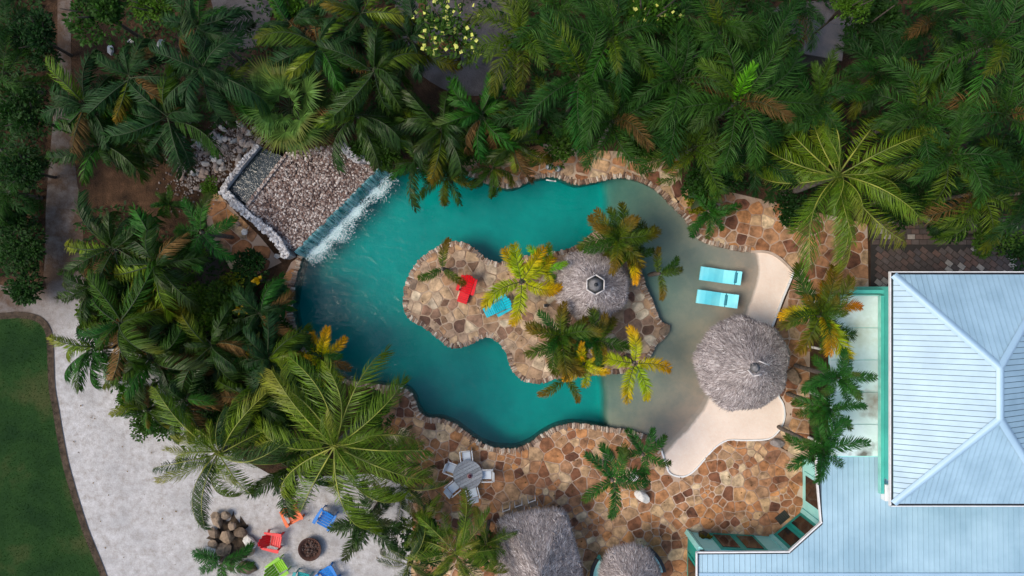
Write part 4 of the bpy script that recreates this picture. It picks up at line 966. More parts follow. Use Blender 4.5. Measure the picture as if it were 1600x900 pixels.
def trunk_mesh(kind):
    if kind in TRK: return TRK[kind]
    mb = MB(); pts = []; rs = []; n = 26
    for i in range(n + 1):
        t = i / n; pts.append((math.sin(t * 2.2) * .02, math.cos(t * 3) * .015 - .015, t)); b = {'slim': .10 - .03 * t, 'thick': .20 - .08 * t, 'bottle': .095 + .03 * math.sin(t * 2.6) - .035 * t}[kind]; rs.append(b * (1.06 if i % 2 else .97))
    mb.tube(pts, rs, 10); TRK[kind] = mb.mesh('trunk', TRUNK); return TRK[kind]
NPALM = [0]
def palm(name, px, py, z, rpx, label, sp='fox', colour='fox', n=12, angles=None, cat='palm tree', group=None, accents=None, emin=-18, emax=62, seed=None, tk='slim', base=None):
    NPALM[0] += 1; rg = random.Random(seed or NPALM[0] * 13 + 5); c = W(px, py, z)
    root = empty(name, (c.x, c.y, 0)); tag(root, label, cat, group)
    link('trunk', trunk_mesh(tk), root, (0, 0, -.05), (0, 0, rg.uniform(0, 6)), (1, 1, z + .05))
    L = M2(rpx, z) * (SPEC[sp][8] if sp != 'fan' else 1.0); lean, leana = (rg.uniform(0, 16), rg.uniform(0, 6.28)) if n > 7 else (0, 0)
    for i in range(n):
        f = (i + .5) / n
        az = angles[i % len(angles)] + rg.uniform(-7, 7) if angles else i * 137.5 + rg.uniform(-26, 26) + NPALM[0] * 40
        if angles: el = rg.uniform(0, 26) if n < 10 else rg.uniform(-12, 48)
        else: el = emin + (emax - emin) * (1 - f) ** 1.25 + rg.uniform(-7, 7)
        el += lean * math.cos(R(az) - leana)
        k = L * (rg.uniform(.78, 1.12) if n > 7 else rg.uniform(.92, 1.06)) * (1.0 if el < 45 else .85)
        col = colour
        if accents and rg.random() < accents[1]: col = rg.choice(accents[0])
        if sp == 'fan': me = fan_mesh(rg.randrange(3), col); nm = 'fan_leaf'
        else: me = frond_mesh(sp, rg.randrange(5), col); nm = 'frond'
        big = n > 7 and sp in ('coco', 'arch', 'fox'); rj = .8 if big else .4
        link(nm, me, root, (rg.uniform(-.09, .09) * big, rg.uniform(-.09, .09) * big, z + rg.uniform(-.12, .06)), Euler((rg.uniform(-rj, rj), R(-el), R(az))), k)
    if n > 7 and sp in ('coco', 'arch', 'dwarf'):      # young fronds standing in the heart of the crown
        for i in range(5 if sp == 'coco' else 3):
            link('frond', frond_mesh(sp, rg.randrange(5), colour), root, (rg.uniform(-.1, .1), rg.uniform(-.1, .1), z), Euler((rg.uniform(-1, 1), R(-rg.uniform(48, 80)), rg.uniform(0, 6.28))), L * rg.uniform(.42, .62))
    return root
def spear(root, z, L, colour='lime'):
    link('spear_leaf', frond_mesh('dwarf', 0, colour), root, (0, 0, z), Euler((0, R(-72), R(rnd.uniform(0, 360)))), L)

# --- hero palms
palm('coconut_palm', 523, 696, 5.6, 150, 'large coconut palm with lime midribs overhanging the southwest pool bank', 'coco', 'coco', angles=[92, 78, 60, 38, 16, 2, -16, -34, -52, -68, -85, -104, -122, -140, -158, -176, 165, 148, 130, 110], n=20, tk='thick')
palm('coconut_palm', 342, 708, 5.0, 116, 'mid sized coconut palm above the white sand yard', 'coco', 'coco', n=18, accents=(['coco_dark'], .35), tk='thick')
palm('coconut_palm', 1310, 274, 6.0, 146, 'coconut palm with golden midribs above the northeast paving', 'coco', 'coco', angles=[172, 150, 128, 108, 84, 64, 42, 20, 4, -18, -38, -56, -76, -92, -112, -132, -150, -166], n=20, tk='thick')
palm('coconut_palm', 712, 866, 4.6, 92, 'coconut palm at the bottom edge left of the oblong hut', 'coco', 'coco', n=16, accents=(['coco_dark'], .3), tk='thick')
palm('coconut_palm', 640, 880, 3.8, 70, 'darker coconut palm at the bottom edge beside the sand yard', 'coco', 'coco_dark', n=14, tk='thick')
palm('dwarf_palm', 576, 812, 3.4, 60, 'dark young palm on sand right of the blue garden chair', 'dwarf', 'coco_dark', n=12)
palm('dwarf_palm', 455, 730, 3.2, 78, 'dark young palm under the two coconut palms', 'arch', 'coco_dark', n=12)
# island
palm('christmas_palm', 815, 440, 3.0, 62, 'yellow and green palm with orange tips beside the cyan chair', 'dwarf', 'yellow', angles=[104, 60, 38, -26, -88, 192, 118], n=7, accents=(['orange'], .25), tk='bottle')
palm('christmas_palm', 852, 420, 2.6, 38, 'small bright green palm against the smaller thatched umbrella', 'dwarf', 'lime', n=6, accents=(['yellow'], .4), tk='bottle')
palm('christmas_palm', 692, 420, 2.6, 42, 'three fronded dark green palm beside the red garden chair', 'dwarf', 'olive', angles=[90, 212, -32], n=3, tk='bottle')
palm('christmas_palm', 992, 568, 3.2, 56, 'bright yellow palm at the southeast tip of the island', 'dwarf', 'yellow', angles=[82, 8, -58, -122, 168], n=5, tk='bottle')
palm('christmas_palm', 966, 372, 3.4, 56, 'bushy olive palm on the island beside the umbrella, toward the drop-off', 'dwarf', 'olive', n=17, accents=(['yellow'], .12), tk='bottle')
palm('christmas_palm', 984, 402, 2.6, 40, 'low yellowish palm right of the smaller thatched umbrella', 'dwarf', 'olive', n=9, accents=(['orange', 'yellow'], .35), tk='bottle')
palm('christmas_palm', 1030, 428, 2.4, 36, 'sparse small palm leaning over the shallow water', 'dwarf', 'olive', angles=[100, 5, -75, 20], n=4, tk='bottle')
palm('christmas_palm', 876, 526, 3.0, 58, 'dense olive palm below the smaller thatched umbrella', 'dwarf', 'olive', n=15, accents=(['orange', 'green'], .22), tk='bottle')
palm('christmas_palm', 932, 532, 2.8, 50, 'dark palm between the olive palm and the bright yellow one', 'dwarf', 'olive', n=11, accents=(['orange', 'lime'], .2), tk='bottle')
palm('christmas_palm', 912, 568, 2.8, 42, 'orange tipped palm on the south shore of the island', 'dwarf', 'yellow', n=8, accents=(['orange', 'olive'], .6), tk='bottle')
palm('christmas_palm', 883, 590, 2.6, 42, 'dark palm with two long fronds over deep water', 'dwarf', 'olive', angles=[-52, -130, 100, 60], n=4, tk='bottle')
# patio and house
palm('patio_palm', 958, 750, 3.6, 52, 'star shaped green palm beside the white rock on the patio', 'dwarf', 'green', angles=[132, 62, -8, -80, -160, 100, 20], n=7, tk='bottle')
palm('patio_palm', 1006, 710, 3.4, 42, 'smaller green palm next to the pale beach tip', 'dwarf', 'green', angles=[115, 35, -28, -80, 180, 70], n=6, tk='bottle')
palm('patio_palm', 1283, 492, 4.6, 70, 'yellow tipped palm over the corner of the flat roof', 'dwarf', 'olive', n=13, accents=(['yellow', 'orange'], .3), tk='bottle')
palm('patio_palm', 1312, 590, 4.9, 48, 'dark green palm over the flat roof, north of the stain', 'dwarf', 'green', n=10, tk='bottle')
palm('patio_palm', 1296, 640, 4.8, 46, 'dark green palm over the flat roof edge, middle of three', 'dwarf', 'green', n=9, tk='bottle')
palm('patio_palm', 1287, 704, 5.2, 58, 'dark green palm over the turquoise bay corner', 'dwarf', 'green', n=11, tk='bottle')
# west garden star
palm('christmas_palm', 314, 362, 3.6, 54, 'star shaped green palm left of the waterfall wall', 'dwarf', 'green', angles=[80, 8, -48, -115, 168, 120], n=6, tk='bottle')
palm('dwarf_palm', 1108, 330, 1.8, 40, 'small fan of dark leaves on the northeast bank', 'dwarf', 'green', n=9, tk='bottle')
# --- fan palm
palm('fan_palm', 455, 168, 3.6, 84, 'silvery green fan palm above the waterfall', 'fan', 'silver', n=28, emin=-25, emax=70)
# --- foxtail grove in the upper right
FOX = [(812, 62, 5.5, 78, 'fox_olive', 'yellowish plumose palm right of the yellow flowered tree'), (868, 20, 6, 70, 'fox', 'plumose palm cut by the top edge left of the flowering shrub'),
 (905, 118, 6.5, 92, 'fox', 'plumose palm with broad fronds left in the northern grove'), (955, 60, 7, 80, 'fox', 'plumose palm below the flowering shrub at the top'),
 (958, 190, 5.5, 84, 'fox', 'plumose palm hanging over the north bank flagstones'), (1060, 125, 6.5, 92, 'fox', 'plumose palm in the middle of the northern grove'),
 (1028, 60, 5.5, 70, 'fox_dimmed', 'dark plumose palm behind the middle of the northern grove'), (1122, 45, 6.5, 78, 'fox', 'plumose palm near the top edge beside the dark gap'),
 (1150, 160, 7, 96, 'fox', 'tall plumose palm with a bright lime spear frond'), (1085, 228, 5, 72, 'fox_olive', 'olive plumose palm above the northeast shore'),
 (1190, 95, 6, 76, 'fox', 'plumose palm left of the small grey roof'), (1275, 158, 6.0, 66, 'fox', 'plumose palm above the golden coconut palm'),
 (1185, 245, 4.5, 70, 'fox_dimmed', 'dark plumose palm left of the golden coconut palm'), (1372, 120, 5, 66, 'fox_dimmed', 'dark plumose palm in the shadowy top right gap'),
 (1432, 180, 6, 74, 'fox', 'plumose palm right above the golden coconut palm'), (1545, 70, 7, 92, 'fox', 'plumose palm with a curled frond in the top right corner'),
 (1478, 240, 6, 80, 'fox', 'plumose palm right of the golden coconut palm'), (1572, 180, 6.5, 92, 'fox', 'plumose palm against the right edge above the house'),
 (1530, 300, 5, 76, 'fox_olive', 'olive plumose palm hanging over the block paving'), (1595, 300, 5.5, 70, 'fox_dimmed', 'dark plumose palm at the right edge near the roof'),
 (1440, 300, 4.5, 62, 'fox_dimmed', 'low dark plumose palm at the edge of the block paving'), (1450, 40, 4.5, 66, 'fox_dimmed', 'dim plumose palm under the bare branch at the top right'),
 (1592, 30, 6, 70, 'fox_dimmed', 'dark plumose palm in the extreme top right corner'), (1235, 12, 5, 58, 'fox_dimmed', 'dark plumose palm by the bare branch at the top edge'),
 (1165, 5, 5, 60, 'fox_dimmed', 'dark plumose palm cut by the top edge'), (845, 175, 4.5, 60, 'fox_dimmed', 'dark plumose palm between grey ground and north bank')]
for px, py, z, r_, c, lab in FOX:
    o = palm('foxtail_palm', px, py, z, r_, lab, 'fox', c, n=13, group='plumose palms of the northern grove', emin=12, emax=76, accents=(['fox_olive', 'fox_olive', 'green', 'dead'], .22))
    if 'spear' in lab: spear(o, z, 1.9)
# --- arching blue-green palms, upper left and top centre
ARCH = [(135, 165, 4, 82, 'dusk', 'blue green arching palm nearest the earth path'), (205, 120, 4.5, 80, 'dusk', 'blue green arching palm below the grey litter'),
 (262, 185, 4.5, 84, 'dusk', 'arching palm in the middle of the upper left thicket'), (318, 110, 5.5, 88, 'dusk', 'tall arching palm at the top of the upper left thicket'),
 (352, 148, 4.2, 60, 'dusk', 'arching palm between the rubble and the fan palm'), (160, 225, 3.5, 74, 'coco_dark', 'olive arching palm drooping onto the path edge'), (215, 222, 3.0, 58, 'coco_dark', 'arching palm above the brown soil left of rubble'),
 (310, 40, 5, 72, 'dusk', 'arching palm below the grey clearing at the top'), (500, 75, 5, 80, 'dusk', 'arching palm beside the red bromeliad'), (585, 110, 5.5, 88, 'coco_dark', 'broad arching palm with pale edges at the top centre'),
 (640, 60, 4.5, 70, 'dusk', 'arching palm beside the brown timber beam'), (560, 180, 4.5, 76, 'coco_dark', 'arching palm behind the waterfall corner'), (690, 200, 4, 80, 'coco_dark', 'arching palm hanging over the north shore'),
 (752, 180, 4.2, 74, 'green', 'brighter green arching palm beside the grey clearing'), (655, 255, 2.6, 58, 'coco_dark', 'low arching palm touching the pool near the foam'), (805, 225, 3, 60, 'coco_dark', 'arching palm on the north bank soil'), (565, 20, 5, 70, 'dusk', 'arching palm cut by the top edge at the centre left'),
 (700, 275, 2.0, 52, 'olive', 'olive palm dipping into the pool at the north shore'), (455, 40, 4.5, 64, 'dusk', 'arching palm under the top edge left of the bromeliad'), (770, 262, 1.8, 44, 'olive', 'small palm on the red soil of north bank')]
for px, py, z, r_, c, lab in ARCH:
    palm('arching_palm', px, py, z, r_, lab, 'arch', c, n=13, group='arching palms of the upper left garden', emin=-10, emax=60, accents=(['green', 'olive', 'coco', 'dead'], .24))
# --- west garden palms
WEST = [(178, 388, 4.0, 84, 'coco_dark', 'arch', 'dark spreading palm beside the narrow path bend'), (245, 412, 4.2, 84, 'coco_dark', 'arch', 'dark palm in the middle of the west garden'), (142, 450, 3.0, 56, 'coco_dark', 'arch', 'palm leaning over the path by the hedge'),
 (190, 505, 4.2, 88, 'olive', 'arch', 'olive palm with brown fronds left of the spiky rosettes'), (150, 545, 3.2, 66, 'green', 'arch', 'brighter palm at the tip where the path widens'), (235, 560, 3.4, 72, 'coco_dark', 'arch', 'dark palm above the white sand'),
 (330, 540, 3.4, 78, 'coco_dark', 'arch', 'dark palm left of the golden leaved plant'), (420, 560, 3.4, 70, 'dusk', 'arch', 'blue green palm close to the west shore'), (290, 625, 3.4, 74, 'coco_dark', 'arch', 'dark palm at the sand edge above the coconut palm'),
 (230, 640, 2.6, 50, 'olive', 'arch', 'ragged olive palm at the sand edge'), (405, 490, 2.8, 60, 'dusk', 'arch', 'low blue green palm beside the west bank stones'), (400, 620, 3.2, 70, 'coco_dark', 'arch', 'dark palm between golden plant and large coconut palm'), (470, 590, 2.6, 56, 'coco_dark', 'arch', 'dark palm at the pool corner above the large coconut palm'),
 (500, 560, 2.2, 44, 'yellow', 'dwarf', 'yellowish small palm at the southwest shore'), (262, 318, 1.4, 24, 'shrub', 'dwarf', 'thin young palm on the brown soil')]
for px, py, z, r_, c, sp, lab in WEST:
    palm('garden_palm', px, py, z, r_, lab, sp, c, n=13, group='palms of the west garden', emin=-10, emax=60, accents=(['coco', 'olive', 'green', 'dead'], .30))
for px, py, z, r_, c, lab in ((628, 760, 2.6, 62, 'coco_dark', 'dark palm at the west edge of the patio below the pool'), (655, 815, 2.4, 56, 'coco', 'olive palm between patio and the bottom coconut palms'), (760, 850, 3.2, 56, 'coco', 'palm with long fronds touching the oblong hut'), (610, 715, 2.2, 50, 'coco_dark', 'low dark palm right below the large coconut palm')):
    palm('garden_palm', px, py, z, r_, lab, 'coco', c, n=12, group='palms beside the patio', accents=(['dead'], .1))
palm('potted_cycad', 345, 878, 1.0, 46, 'curved dark cycad below the rock pile', 'dwarf', 'green', angles=[150, 10, -20, -80, 175, 205], n=6, cat='cycad', tk='bottle')
# left edge feathery trees
for px, py, z, r_, lab in ((5, 120, 2.8, 55, 'feathery green palm at the left edge near the top'), (2, 235, 2.6, 48, 'feathery green palm at the left edge above the hedge'), (16, 300, 2.2, 44, 'feathery palm nearest the hedge at the left edge'), (12, 40, 2.8, 50, 'dark feathery palm in the top left corner')):
    palm('feathery_palm', px, py, z, r_, lab, 'fox', 'fox' if py > 60 else 'fox_dimmed', n=12, group='feathery palms along the left edge')

# --- shrubs and broadleaf crowns
def crown_mesh(key, colour, n, leaf, aspect=.55, flower=None, nf=0, hollow=.35):
    k = ('crown', key, colour)
    if k in FR: return FR[k]
    rg = random.Random(sum(map(ord, key))); mb = MB(); lobes = []
    for _ in range(14):
        a = rg.uniform(0, 6.28); e = rg.uniform(-.2, 1.2); r_ = rg.uniform(.35, .72); lobes.append((Vector((math.cos(a) * math.cos(e) * r_, math.sin(a) * math.cos(e) * r_, math.sin(e) * r_ * aspect)), rg.uniform(.22, .42)))
    for i in range(n):
        c, r_ = rg.choice(lobes); d = Vector((rg.gauss(0, 1), rg.gauss(0, 1), rg.gauss(0, .8) + .35)).normalized(); p = c + d * r_ * rg.uniform(.6, 1.05); p.z = p.z * 1.0
        dirn = (d + Vector((rg.gauss(0, .5), rg.gauss(0, .5), rg.gauss(-.1, .4)))).normalized(); s_ = dirn.cross(Vector((rg.gauss(0, .3), rg.gauss(0, .3), 1))).normalized(); L = leaf * rg.uniform(.6, 1.3); w = L * rg.uniform(.22, .34)
        mi = 1 if (flower and i < nf and p.z > .05) else 0
        if mi: L, w = leaf * .9, leaf * .45
        up = dirn.cross(s_) * (w * .25)
        mb.add([p, p + dirn * L * .5 + s_ * w + up, p + dirn * L, p + dirn * L * .5 - s_ * w + up], [(0, 1, 2), (0, 2, 3)], mi)
    me = mb.mesh('foliage', [LM[colour]] + ([flower] if flower else [])); FR[k] = me; return me
BRANCH = plain('branch_bark', (.10, .08, .06), (.06, .045, .035), 6, .9, .4)
def stem_mesh():
    if 'stem' in FR: return FR['stem']
    mb = MB(); rg = random.Random(4); mb.tube([(0, 0, -.6), (.02, .01, -.3), (0, 0, 0)], [.06, .05, .035], 7)
    for k in range(7):
        a = k * .9; mb.tube([(0, 0, -.25 + .03 * k), (math.cos(a) * .25, math.sin(a) * .25, .0), (math.cos(a) * .55, math.sin(a) * .55, .18)], [.03, .02, .008], 5)
    FR['stem'] = mb.mesh('trunk', BRANCH); return FR['stem']
YFL = plain('pale_yellow_petal', (.50, .56, .08), (.58, .58, .14), 3, .6)
def bush(px, py, z, rpx, colour, label, name='shrub', cat='shrub', leaf=.16, n=1500, flower=None, nf=0, group='shrubs of the garden', aspect=.6, key=None):
    c = W(px, py, z); r_ = M2(rpx, z); root = empty(name, (c.x, c.y, 0)); tag(root, label, cat, group); rz = rnd.uniform(0, 6)
    me = crown_mesh((key or '%s%.2f%d' % (name, leaf, n)) + str(int(px) % 3), colour, n, leaf, aspect, flower, nf)
    link('crown', me, root, (0, 0, z), (0, 0, rz), (r_, r_, min(r_, z * .95)))
    link('trunk', stem_mesh(), root, (0, 0, z), (0, 0, rz), (r_, r_, z / .6))
    return root
bush(705, 40, 5.0, 68, 'shrub', 'tree with pale yellow flowers beside the timber beam', 'flowering_tree', 'tree', .12, 620, YFL, 90, 'flowering trees')
bush(1015, 18, 6.5, 52, 'shrub_lime', 'lime flowering tree at the top edge in the grove', 'flowering_tree', 'tree', .14, 1500, YFL, 60, 'flowering trees')
bush(1330, 5, 6, 36, 'shrub_lime', 'lime leaved tree at the top edge near the bare branch', 'lime_tree', 'tree', .14, 1400, None, 0, 'leafy trees at the top edge')
bush(150, 12, 4.5, 60, 'shrub', 'leafy tree at the top left beside the earth path', 'leafy_tree', 'tree', .13, 1800, None, 0, 'leafy trees at the top edge')
bush(240, 8, 4.5, 42, 'shrub_lime', 'lime tipped tree at the top edge of the upper left thicket', 'leafy_tree', 'tree', .13, 1600, None, 0, 'leafy trees at the top edge')
bush(448, 8, 4.0, 32, 'shrub_lime', 'rosette leaved lime bush cut by the top edge', 'shrub', 'shrub', .22, 900)
SHR = [(35, 395, 1.3, 46, 'shrub_dark', 'upper part of the clipped dark hedge by the path'), (38, 445, 1.2, 36, 'shrub_dark', 'lower part of the dark hedge above the lawn corner'), (20, 350, 1.4, 36, 'shrub_dark', 'dark hedge bush at the left edge'),
 (395, 418, 1.1, 34, 'shrub_dark', 'rounded dark shrub below the waterfall wall'), (330, 590, 1.3, 44, 'shrub_dark', 'dark shrub left of the large coconut palm'), (300, 400, 1.2, 30, 'shrub_lime', 'yellow green shrub right of the spiky rosettes'), (310, 470, 1.3, 34, 'shrub_lime', 'leafy lime shrub in the west garden centre'),
 (355, 470, 1.5, 36, 'shrub', 'green shrub near the west bank'), (270, 520, 1.5, 44, 'shrub_dark', 'deep green shrub below the spiky rosettes'), (375, 535, 1.6, 42, 'shrub', 'broad green shrub below the golden plant'), (445, 520, 1.0, 26, 'shrub', 'green shrub touching the west bank'), (440, 465, 1.0, 24, 'shrub', 'small green shrub beside the west bank stones'),
 (205, 625, 1.0, 24, 'shrub_lime', 'knobbly olive shrub at the sand edge'), (225, 665, 1.0, 26, 'shrub', 'dark shrub at the white sand edge'),  (330, 292, .8, 18, 'shrub_lime', 'tiny green shrub beside the trough'), (880, 225, 1.4, 38, 'shrub', 'green shrub on the north bank below the grove'), (1000, 232, 1.4, 40, 'shrub', 'green shrub above the north bank flagstones'), (1130, 275, 1.5, 46, 'shrub_dark', 'dark shrub above the northeast shore'), (1090, 285, 1.4, 34, 'shrub', 'green shrub at the northeast shore'),
 (1240, 330, 1.3, 40, 'shrub_dark', 'dark shrub under the golden coconut palm'), (1400, 330, 1.6, 44, 'shrub_dark', 'dark shrub beside the block paving'), (1545, 365, 1.8, 44, 'shrub', 'green shrub over the right end of the block paving'), (1480, 350, 1.6, 36, 'shrub_dark', 'dark shrub on the block paving edge'), (1590, 395, 1.5, 34, 'shrub_dark', 'dark shrub at the right edge against the roof'),
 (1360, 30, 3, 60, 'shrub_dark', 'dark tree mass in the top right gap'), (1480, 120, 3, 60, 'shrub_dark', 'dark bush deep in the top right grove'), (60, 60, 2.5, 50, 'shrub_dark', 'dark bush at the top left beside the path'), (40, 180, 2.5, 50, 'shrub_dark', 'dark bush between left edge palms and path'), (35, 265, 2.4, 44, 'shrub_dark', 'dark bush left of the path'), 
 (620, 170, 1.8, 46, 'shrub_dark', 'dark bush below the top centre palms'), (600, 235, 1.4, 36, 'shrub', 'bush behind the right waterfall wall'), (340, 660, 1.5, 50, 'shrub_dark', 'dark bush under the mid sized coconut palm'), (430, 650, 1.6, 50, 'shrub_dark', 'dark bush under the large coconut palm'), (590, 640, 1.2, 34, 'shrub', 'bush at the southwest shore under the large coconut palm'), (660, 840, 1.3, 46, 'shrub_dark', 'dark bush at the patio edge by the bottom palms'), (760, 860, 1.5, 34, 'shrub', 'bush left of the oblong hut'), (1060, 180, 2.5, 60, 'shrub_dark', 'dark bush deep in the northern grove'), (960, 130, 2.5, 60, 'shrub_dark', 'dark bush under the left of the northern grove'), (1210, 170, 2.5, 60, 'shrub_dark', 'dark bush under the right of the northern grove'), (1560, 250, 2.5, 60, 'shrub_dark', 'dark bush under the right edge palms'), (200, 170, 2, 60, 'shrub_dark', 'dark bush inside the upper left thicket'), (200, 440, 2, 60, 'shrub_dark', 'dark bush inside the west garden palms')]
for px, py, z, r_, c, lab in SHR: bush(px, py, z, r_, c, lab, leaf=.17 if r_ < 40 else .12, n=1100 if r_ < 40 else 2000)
CRO = [(365, 440, 1.2, 22, 'croton', 'yellow speckled croton below the dark rounded shrub'), (340, 500, 1.4, 30, 'shrub_lime', 'lime bush in front of the broad leaved plants'), (290, 545, 1.5, 32, 'shrub_lime', 'lime bush left of the golden leaved plant'), (240, 470, 1.8, 34, 'croton', 'reddish yellow croton left of the spiky rosettes'), (150, 490, 1.4, 30, 'croton', 'brownish croton by the path bend'), (455, 595, 1.2, 30, 'croton', 'yellow croton above the large coconut palm'), (260, 655, 1.2, 30, 'shrub', 'green bush between coconut palm and sand'), (395, 520, 1.6, 28, 'croton', 'yellowish croton among the broad leaved plants'), (565, 235, 1.3, 24, 'shrub', 'green bush trailing over the waterfall wall'), (735, 235, 1.4, 30, 'shrub', 'green bush on the north bank near the grey clearing'), (1090, 320, 1.0, 26, 'croton', 'orange green croton on the northeast bank'), (430, 590, 1.5, 34, 'shrub', 'green bush at the southwest corner of the pool')]
for px, py, z, r_, c, lab in CRO:
    if r_: bush(px, py, z, r_, c, lab, name='shrub', leaf=.2, n=700, key='cro')
# spiky rosettes
def rosette(px, py, z, rpx, colour, label, name='spiky_rosette', n=60, w=.035, cat='plant'):
    c = W(px, py, z); root = empty(name, (c.x, c.y, 0)); tag(root, label, cat); L0 = M2(rpx, z); rg = random.Random(int(px)); mb = MB()
    for i in range(n):
        a = i * 2.4; e = R(78) * (1 - i / n) + rg.uniform(-.1, .1); L = L0 * rg.uniform(.8, 1.1); d = Vector((math.cos(a) * math.cos(e), math.sin(a) * math.cos(e), math.sin(e))); s_ = Vector((-math.sin(a), math.cos(a), 0)) * w; b = Vector((0, 0, z))
        mb.add([b - s_ * .6, b + s_ * .6, b + d * L * .55 + s_, b + d * L * .55 - s_, b + d * L - Vector((0, 0, .1 * L))], [(0, 1, 2, 3), (3, 2, 4)])
    mb.build('leaves', LM[colour], root)
    mb = MB(); mb.tube([(0, 0, 0), (0, 0, z)], [.06, .05], 7); mb.build('stem', BRANCH, root)
rosette(270, 461, 1.6, 19, 'lime', 'bright lime spiky rosette, the upper and larger of two')
rosette(271, 489, 1.3, 16, 'lime', 'lime spiky rosette just below the larger one')
rosette(427, 452, .9, 16, 'shrub', 'dark spiky rosette on the west bank')
rosette(487, 64, 3.4, 17, 'red', 'orange red bromeliad among the top palms', 'bromeliad', 40, .06)
rosette(385, 560, 2.2, 26, 'gold', 'golden leaved plant near the southwest bank', 'golden_plant', 9, .14)
rosette(404, 438, 1.8, 13, 'gold', 'small golden leaf plant below the waterfall', 'golden_plant', 5, .10)
rosette(376, 483, 1.8, 16, 'gold', 'small golden leaved plant left of the west bank', 'golden_plant', 6, .06)
rosette(1054, 255, 1.6, 16, 'orange', 'orange leaved plant at the right end of north bank', 'golden_plant', 8, .07)
rosette(815, 188, 1.0, 16, 'orange', 'orange leaved plant on red soil of the north bank', 'golden_plant', 7, .08)
# broad banana-like leaves
def blade_mesh(colour):
    k = ('blade', colour)
    if k in FR: return FR[k]
    mb = MB(); N = 9; vs = []
    for i in range(N + 1):
        t = i / N; x = .18 + .82 * t; wv = .17 * math.sin(math.pi * (.06 + .92 * t)) ** .7; z = .55 * t - .75 * t * t
        for s_ in (-1, 0, 1): vs.append((x, s_ * wv * (1 + .06 * math.sin(i * 2.3)), z + (.04 if s_ else 0) + .015 * math.sin(i * 3.1 + s_)))
    mb.add(vs, [(3 * i + a, 3 * i + 3 + a, 3 * i + 4 + a, 3 * i + 1 + a) for i in range(N) for a in (0, 1)], 0, True)
    mb.tube([(0, 0, 0), (.18, 0, .02), (.6, 0, .13)], [.016, .014, .008], 5, 1)
    FR[k] = mb.mesh('leaf', [LM[colour], RACH_L]); return FR[k]
def banana(px, py, z, rpx, colour, label, n=8):
    c = W(px, py, z); root = empty('broadleaf_plant', (c.x, c.y, 0)); tag(root, label, 'plant', 'broad leaved plants'); L = M2(rpx, z)
    for i in range(n): link('leaf', blade_mesh(colour), root, (0, 0, z), Euler((rnd.uniform(-.3, .3), R(-rnd.uniform(0, 45)), i * 2.4 + px)), L * rnd.uniform(.8, 1.1))
    mb = MB(); mb.tube([(0, 0, 0), (0, 0, z)], [.08, .05], 7); mb.build('stem', BRANCH, root)
banana(412, 505, 1.8, 40, 'dusk', 'blue green broad leaved plant by the west bank'); banana(440, 475, 1.2, 30, 'green', 'fresh green broad leaved plant on the west bank'); banana(395, 545, 2.0, 42, 'green', 'broad leaved plant left of the golden one'); banana(350, 560, 1.8, 40, 'dusk', 'broad leaved plant in the west garden')
banana(455, 550, 1.4, 36, 'dusk', 'broad leaved plant at the southwest corner of pool'); banana(1105, 300, 1.5, 40, 'dusk', 'broad leaved plant above the northeast shore'); banana(820, 205, 1.8, 36, 'green', 'broad leaved plant on the soil of north bank', 6); banana(300, 575, 1.8, 40, 'dusk', 'broad leaved plant above the sand yard')

# undergrowth that nobody could count
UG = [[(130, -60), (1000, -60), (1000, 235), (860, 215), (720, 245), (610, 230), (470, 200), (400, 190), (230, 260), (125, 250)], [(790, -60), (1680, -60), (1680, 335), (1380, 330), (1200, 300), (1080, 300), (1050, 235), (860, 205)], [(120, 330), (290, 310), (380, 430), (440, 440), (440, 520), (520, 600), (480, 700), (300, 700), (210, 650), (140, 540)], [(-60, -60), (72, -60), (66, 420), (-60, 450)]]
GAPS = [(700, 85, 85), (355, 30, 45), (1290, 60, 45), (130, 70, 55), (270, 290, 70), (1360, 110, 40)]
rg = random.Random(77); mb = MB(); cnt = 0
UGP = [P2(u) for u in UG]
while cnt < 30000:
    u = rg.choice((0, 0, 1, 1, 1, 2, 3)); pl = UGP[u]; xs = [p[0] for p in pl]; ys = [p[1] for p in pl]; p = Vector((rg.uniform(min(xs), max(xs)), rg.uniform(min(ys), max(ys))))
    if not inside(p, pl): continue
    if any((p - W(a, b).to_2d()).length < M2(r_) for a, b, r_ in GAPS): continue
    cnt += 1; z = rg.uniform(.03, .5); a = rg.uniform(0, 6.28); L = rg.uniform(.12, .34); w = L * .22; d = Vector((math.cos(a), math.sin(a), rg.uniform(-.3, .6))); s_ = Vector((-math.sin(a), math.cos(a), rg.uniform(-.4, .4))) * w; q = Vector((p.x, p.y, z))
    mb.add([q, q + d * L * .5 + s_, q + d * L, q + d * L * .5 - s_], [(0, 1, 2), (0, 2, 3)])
o = mb.build('undergrowth', LM['shrub_dark']); tag(o, 'dark leafy undergrowth beneath the palms', 'undergrowth', kind='stuff')

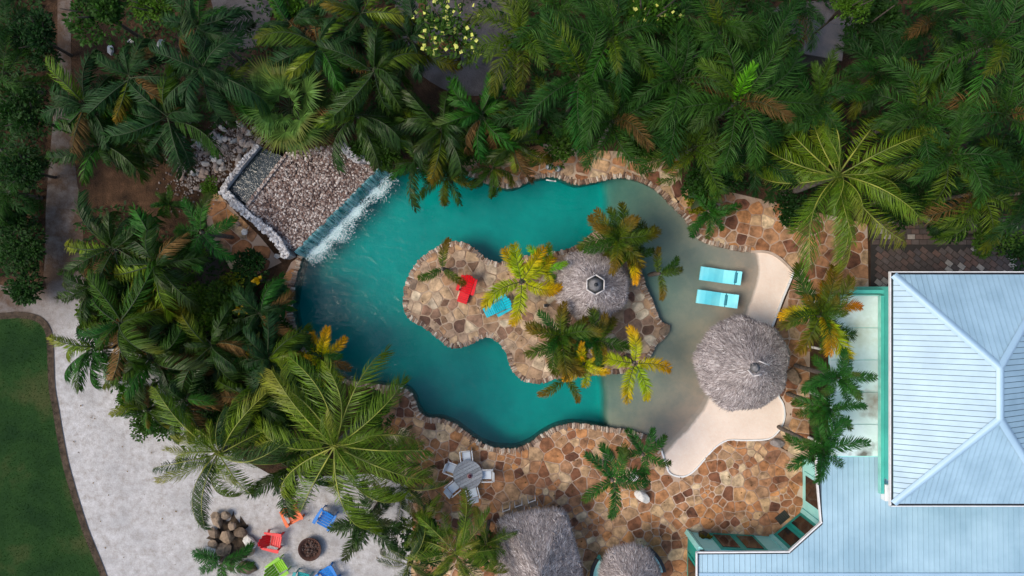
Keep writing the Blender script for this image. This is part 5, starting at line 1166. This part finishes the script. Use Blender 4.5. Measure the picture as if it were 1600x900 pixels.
# ------------------------------------------------------------------ rocks and litter
def rock_mesh(v):
    k = ('rock', v)
    if k in FR: return FR[k]
    bm = bmesh.new(); bmesh.ops.create_icosphere(bm, subdivisions=2, radius=1); rg = random.Random(v)
    pl = [(Vector((rg.gauss(0, 1), rg.gauss(0, 1), rg.gauss(0, .8))).normalized(), rg.uniform(.55, .85)) for _ in range(9)]
    for q in bm.verts:
        for nrm, d in pl:
            e = q.co.dot(nrm) - d
            if e > 0: q.co -= nrm * e * .9
        q.co *= rg.uniform(.88, 1.10)
    me = bpy.data.meshes.new('rock'); bm.to_mesh(me); bm.free(); FR[k] = me; return me
ROCKM = {'brown': varied('brown_rock', [(.20, .14, .09), (.34, .25, .17), (.14, .10, .07), (.42, .33, .24)], 'object', .85, .5, 6, .6), 'white': varied('white_rock', [(.82, .80, .75), (.70, .67, .61)], 'object', .8, .3, 6, .5), 'rubble': varied('rubble', [(.42, .36, .33), (.26, .21, .19), (.66, .63, .60), (.18, .21, .23), (.34, .25, .20), (.50, .48, .47)], 'object', .85, .3, 10, .4)}
def rock(px, py, z, rpx, m, label, name='rock', group=None, sc=(1, .8, .6), cat='rock'):
    me = rock_mesh(rnd.randrange(6)); key = ('rk', me.name, m)
    if key not in FR: q = me.copy(); q.materials.append(ROCKM[m]); FR[key] = q
    c = W(px, py, z); r_ = M2(rpx, z); o = link(name, FR[key], None, c, (rnd.uniform(-.2, .2), rnd.uniform(-.2, .2), rnd.uniform(0, 6.3)), tuple(r_ * s_ * rnd.uniform(.85, 1.15) for s_ in sc)); tag(o, label, cat, group); return o
for px, py, z, r_, m, lab in ((338, 812, .35, 13, 'brown', 'pitted pale brown rock topping the rock pile'), (352, 806, .3, 9, 'brown', 'upper right rock of the rock pile'), (334, 832, .3, 11, 'brown', 'left rock of the rock pile'), (356, 838, .3, 13, 'brown', 'middle rock of the rock pile'), (376, 832, .25, 12, 'brown', 'dark rock at the right of the rock pile'), (333, 850, .2, 9, 'brown', 'lower left rock of the rock pile'), (327, 864, .2, 14, 'white', 'pale grey slab under the cycad'), (390, 848, .25, 11, 'white', 'white rock at the right end of the rock pile'), (392, 860, .2, 9, 'brown', 'tan rock right of the cycad'), (362, 822, .4, 8, 'brown', 'small rock wedged in the rock pile'), (348, 858, .15, 14, 'brown', 'flat dark rock at the foot of the pile'), (385, 888, .15, 16, 'brown', 'reddish rock at the bottom edge'),
    (1004, 776, .3, 15, 'white', 'bright white rock under the patio palm'), (990, 745, .25, 9, 'white', 'white rock between the two patio palms'), (950, 712, .2, 12, 'rubble', 'grey driftwood like rock left of the patio palms'), (942, 722, .15, 7, 'rubble', 'small grey rock beside the driftwood like one'), (382, 363, .25, 8, 'white', 'white rock left of the waterfall wall'), (433, 400, .15, 6, 'white', 'small white stone at the foot of the waterfall wall'), (372, 350, .15, 5, 'rubble', 'grey stone beside the white rock'), (1038, 516, .02, 11, 'brown', 'dark boulder at the east tip of the island in the water'), (1240, 588, .15, 14, 'brown', 'dark rock ring at the foot of the flat roof palm'), (1215, 692, .15, 12, 'rubble', 'grey rocks at the foot of the bay corner palm'), (250, 70, .15, 10, 'rubble', 'grey block among litter at the top left'), (172, 78, .15, 9, 'rubble', 'grey blue stone beside the earth path'), (205, 66, .12, 8, 'rubble', 'blue grey slab beside the earth path'), (840, 195, .2, 9, 'brown', 'brown rock on red soil of north bank')):
    rock(px, py, z, r_ * (1.12 if px < 400 and py > 800 else 1), m, lab)
for i in range(75):
    t = rnd.random(); px = 300 + 100 * t + rnd.gauss(0, 14); py = 262 - 62 * t + rnd.gauss(0, 18)
    if px > 352 and py > 290 - (px - 340) * 1.1 + 6: continue
    rock(px, py, .08, rnd.uniform(3.5, 8), 'rubble', 'small loose block in the rubble heap above the waterfall trough', 'rubble_stone', 'loose rubble beside the waterfall', (1, .75, .6), 'stone')
mb = MB()
for i in range(1700):
    t = rnd.random(); c = W(285 + 120 * t + rnd.gauss(0, 20), 275 - 70 * t + rnd.gauss(0, 24), .03); pebble(mb, c, rnd.uniform(.03, .08), rnd, .6)
o = mb.build('rubble_gravel', varied('rubble_gravel', [(.22, .18, .16), (.12, .09, .08), (.40, .37, .35)], 'island', .9)); tag(o, 'small stones and gravel among the rubble heap', 'gravel', kind='stuff')
# small roof and bare branch at the top right
o = empty('shed', W(1290, 62, 2.2) - Vector((0, 0, 2.2)), R(-8)); tag(o, 'small weathered grey shed roof in the upper right grove', 'shed')
mb = MB(); mb.box((0, 0, 1.0), (1.5, 1.2, 2.0)); mb.build('wall', plain('shed_wall', (.10, .09, .085), None, 3, .9), o)
mb = MB(); mb.box((0, 0, 2.12), (1.9, 1.6, .10), ry=R(6), bev=.02); mb.build('roof', plain('shed_roof', (.13, .12, .125), (.08, .085, .1), 2, .8, .3), o)
o = empty('bare_branch', W(1350, 40, 0)); tag(o, 'bare grey branch slanting across the dark top right gap', 'branch')
mb = MB(); a, b = W(1340, 52, 3.2) - o.location, W(1398, 8, 4.6) - o.location; mb.tube([(0, 0, 0), (a.x * .5, a.y * .5, 1.6), a, a.lerp(b, .5), b], [.10, .09, .07, .05, .02], 7); mb.build('limb', BRANCH, o)

# soil under the rock pile, fallen leaves
rg = random.Random(9); o = sheet('rock_pile_soil', P2([(360 + (32 + rg.uniform(-10, 8)) * math.cos(k * .157), 846 + (42 + rg.uniform(-12, 8)) * math.sin(k * .157)) for k in range(40)]), .018, MATS['border_soil']); tag(o, kind='structure')
mb = MB(); rg = random.Random(5)
for i in range(420):
    if i < 300: p = W(rg.uniform(640, 1250), rg.uniform(640, 890), .05)
    elif i < 360: p = W(rg.uniform(660, 1000), rg.uniform(400, 570), .06)
    else: p = W(rg.uniform(110, 620), rg.uniform(600, 890), .02)
    if inside(p, POOL) and not inside(p, ISL): continue
    a = rg.uniform(0, 6.28); L = rg.uniform(.05, .12); d = Vector((math.cos(a), math.sin(a), .1)) * L; s_ = Vector((-math.sin(a), math.cos(a), .2)) * L * .3; p = Vector((p.x, p.y, .062))
    mb.add([p, p + d * .5 + s_, p + d, p + d * .5 - s_], [(0, 1, 2), (0, 2, 3)])
o = mb.build('fallen_leaves', LM['dead']); tag(o, 'dry brown leaves scattered over paving and sand', 'leaves', kind='stuff')
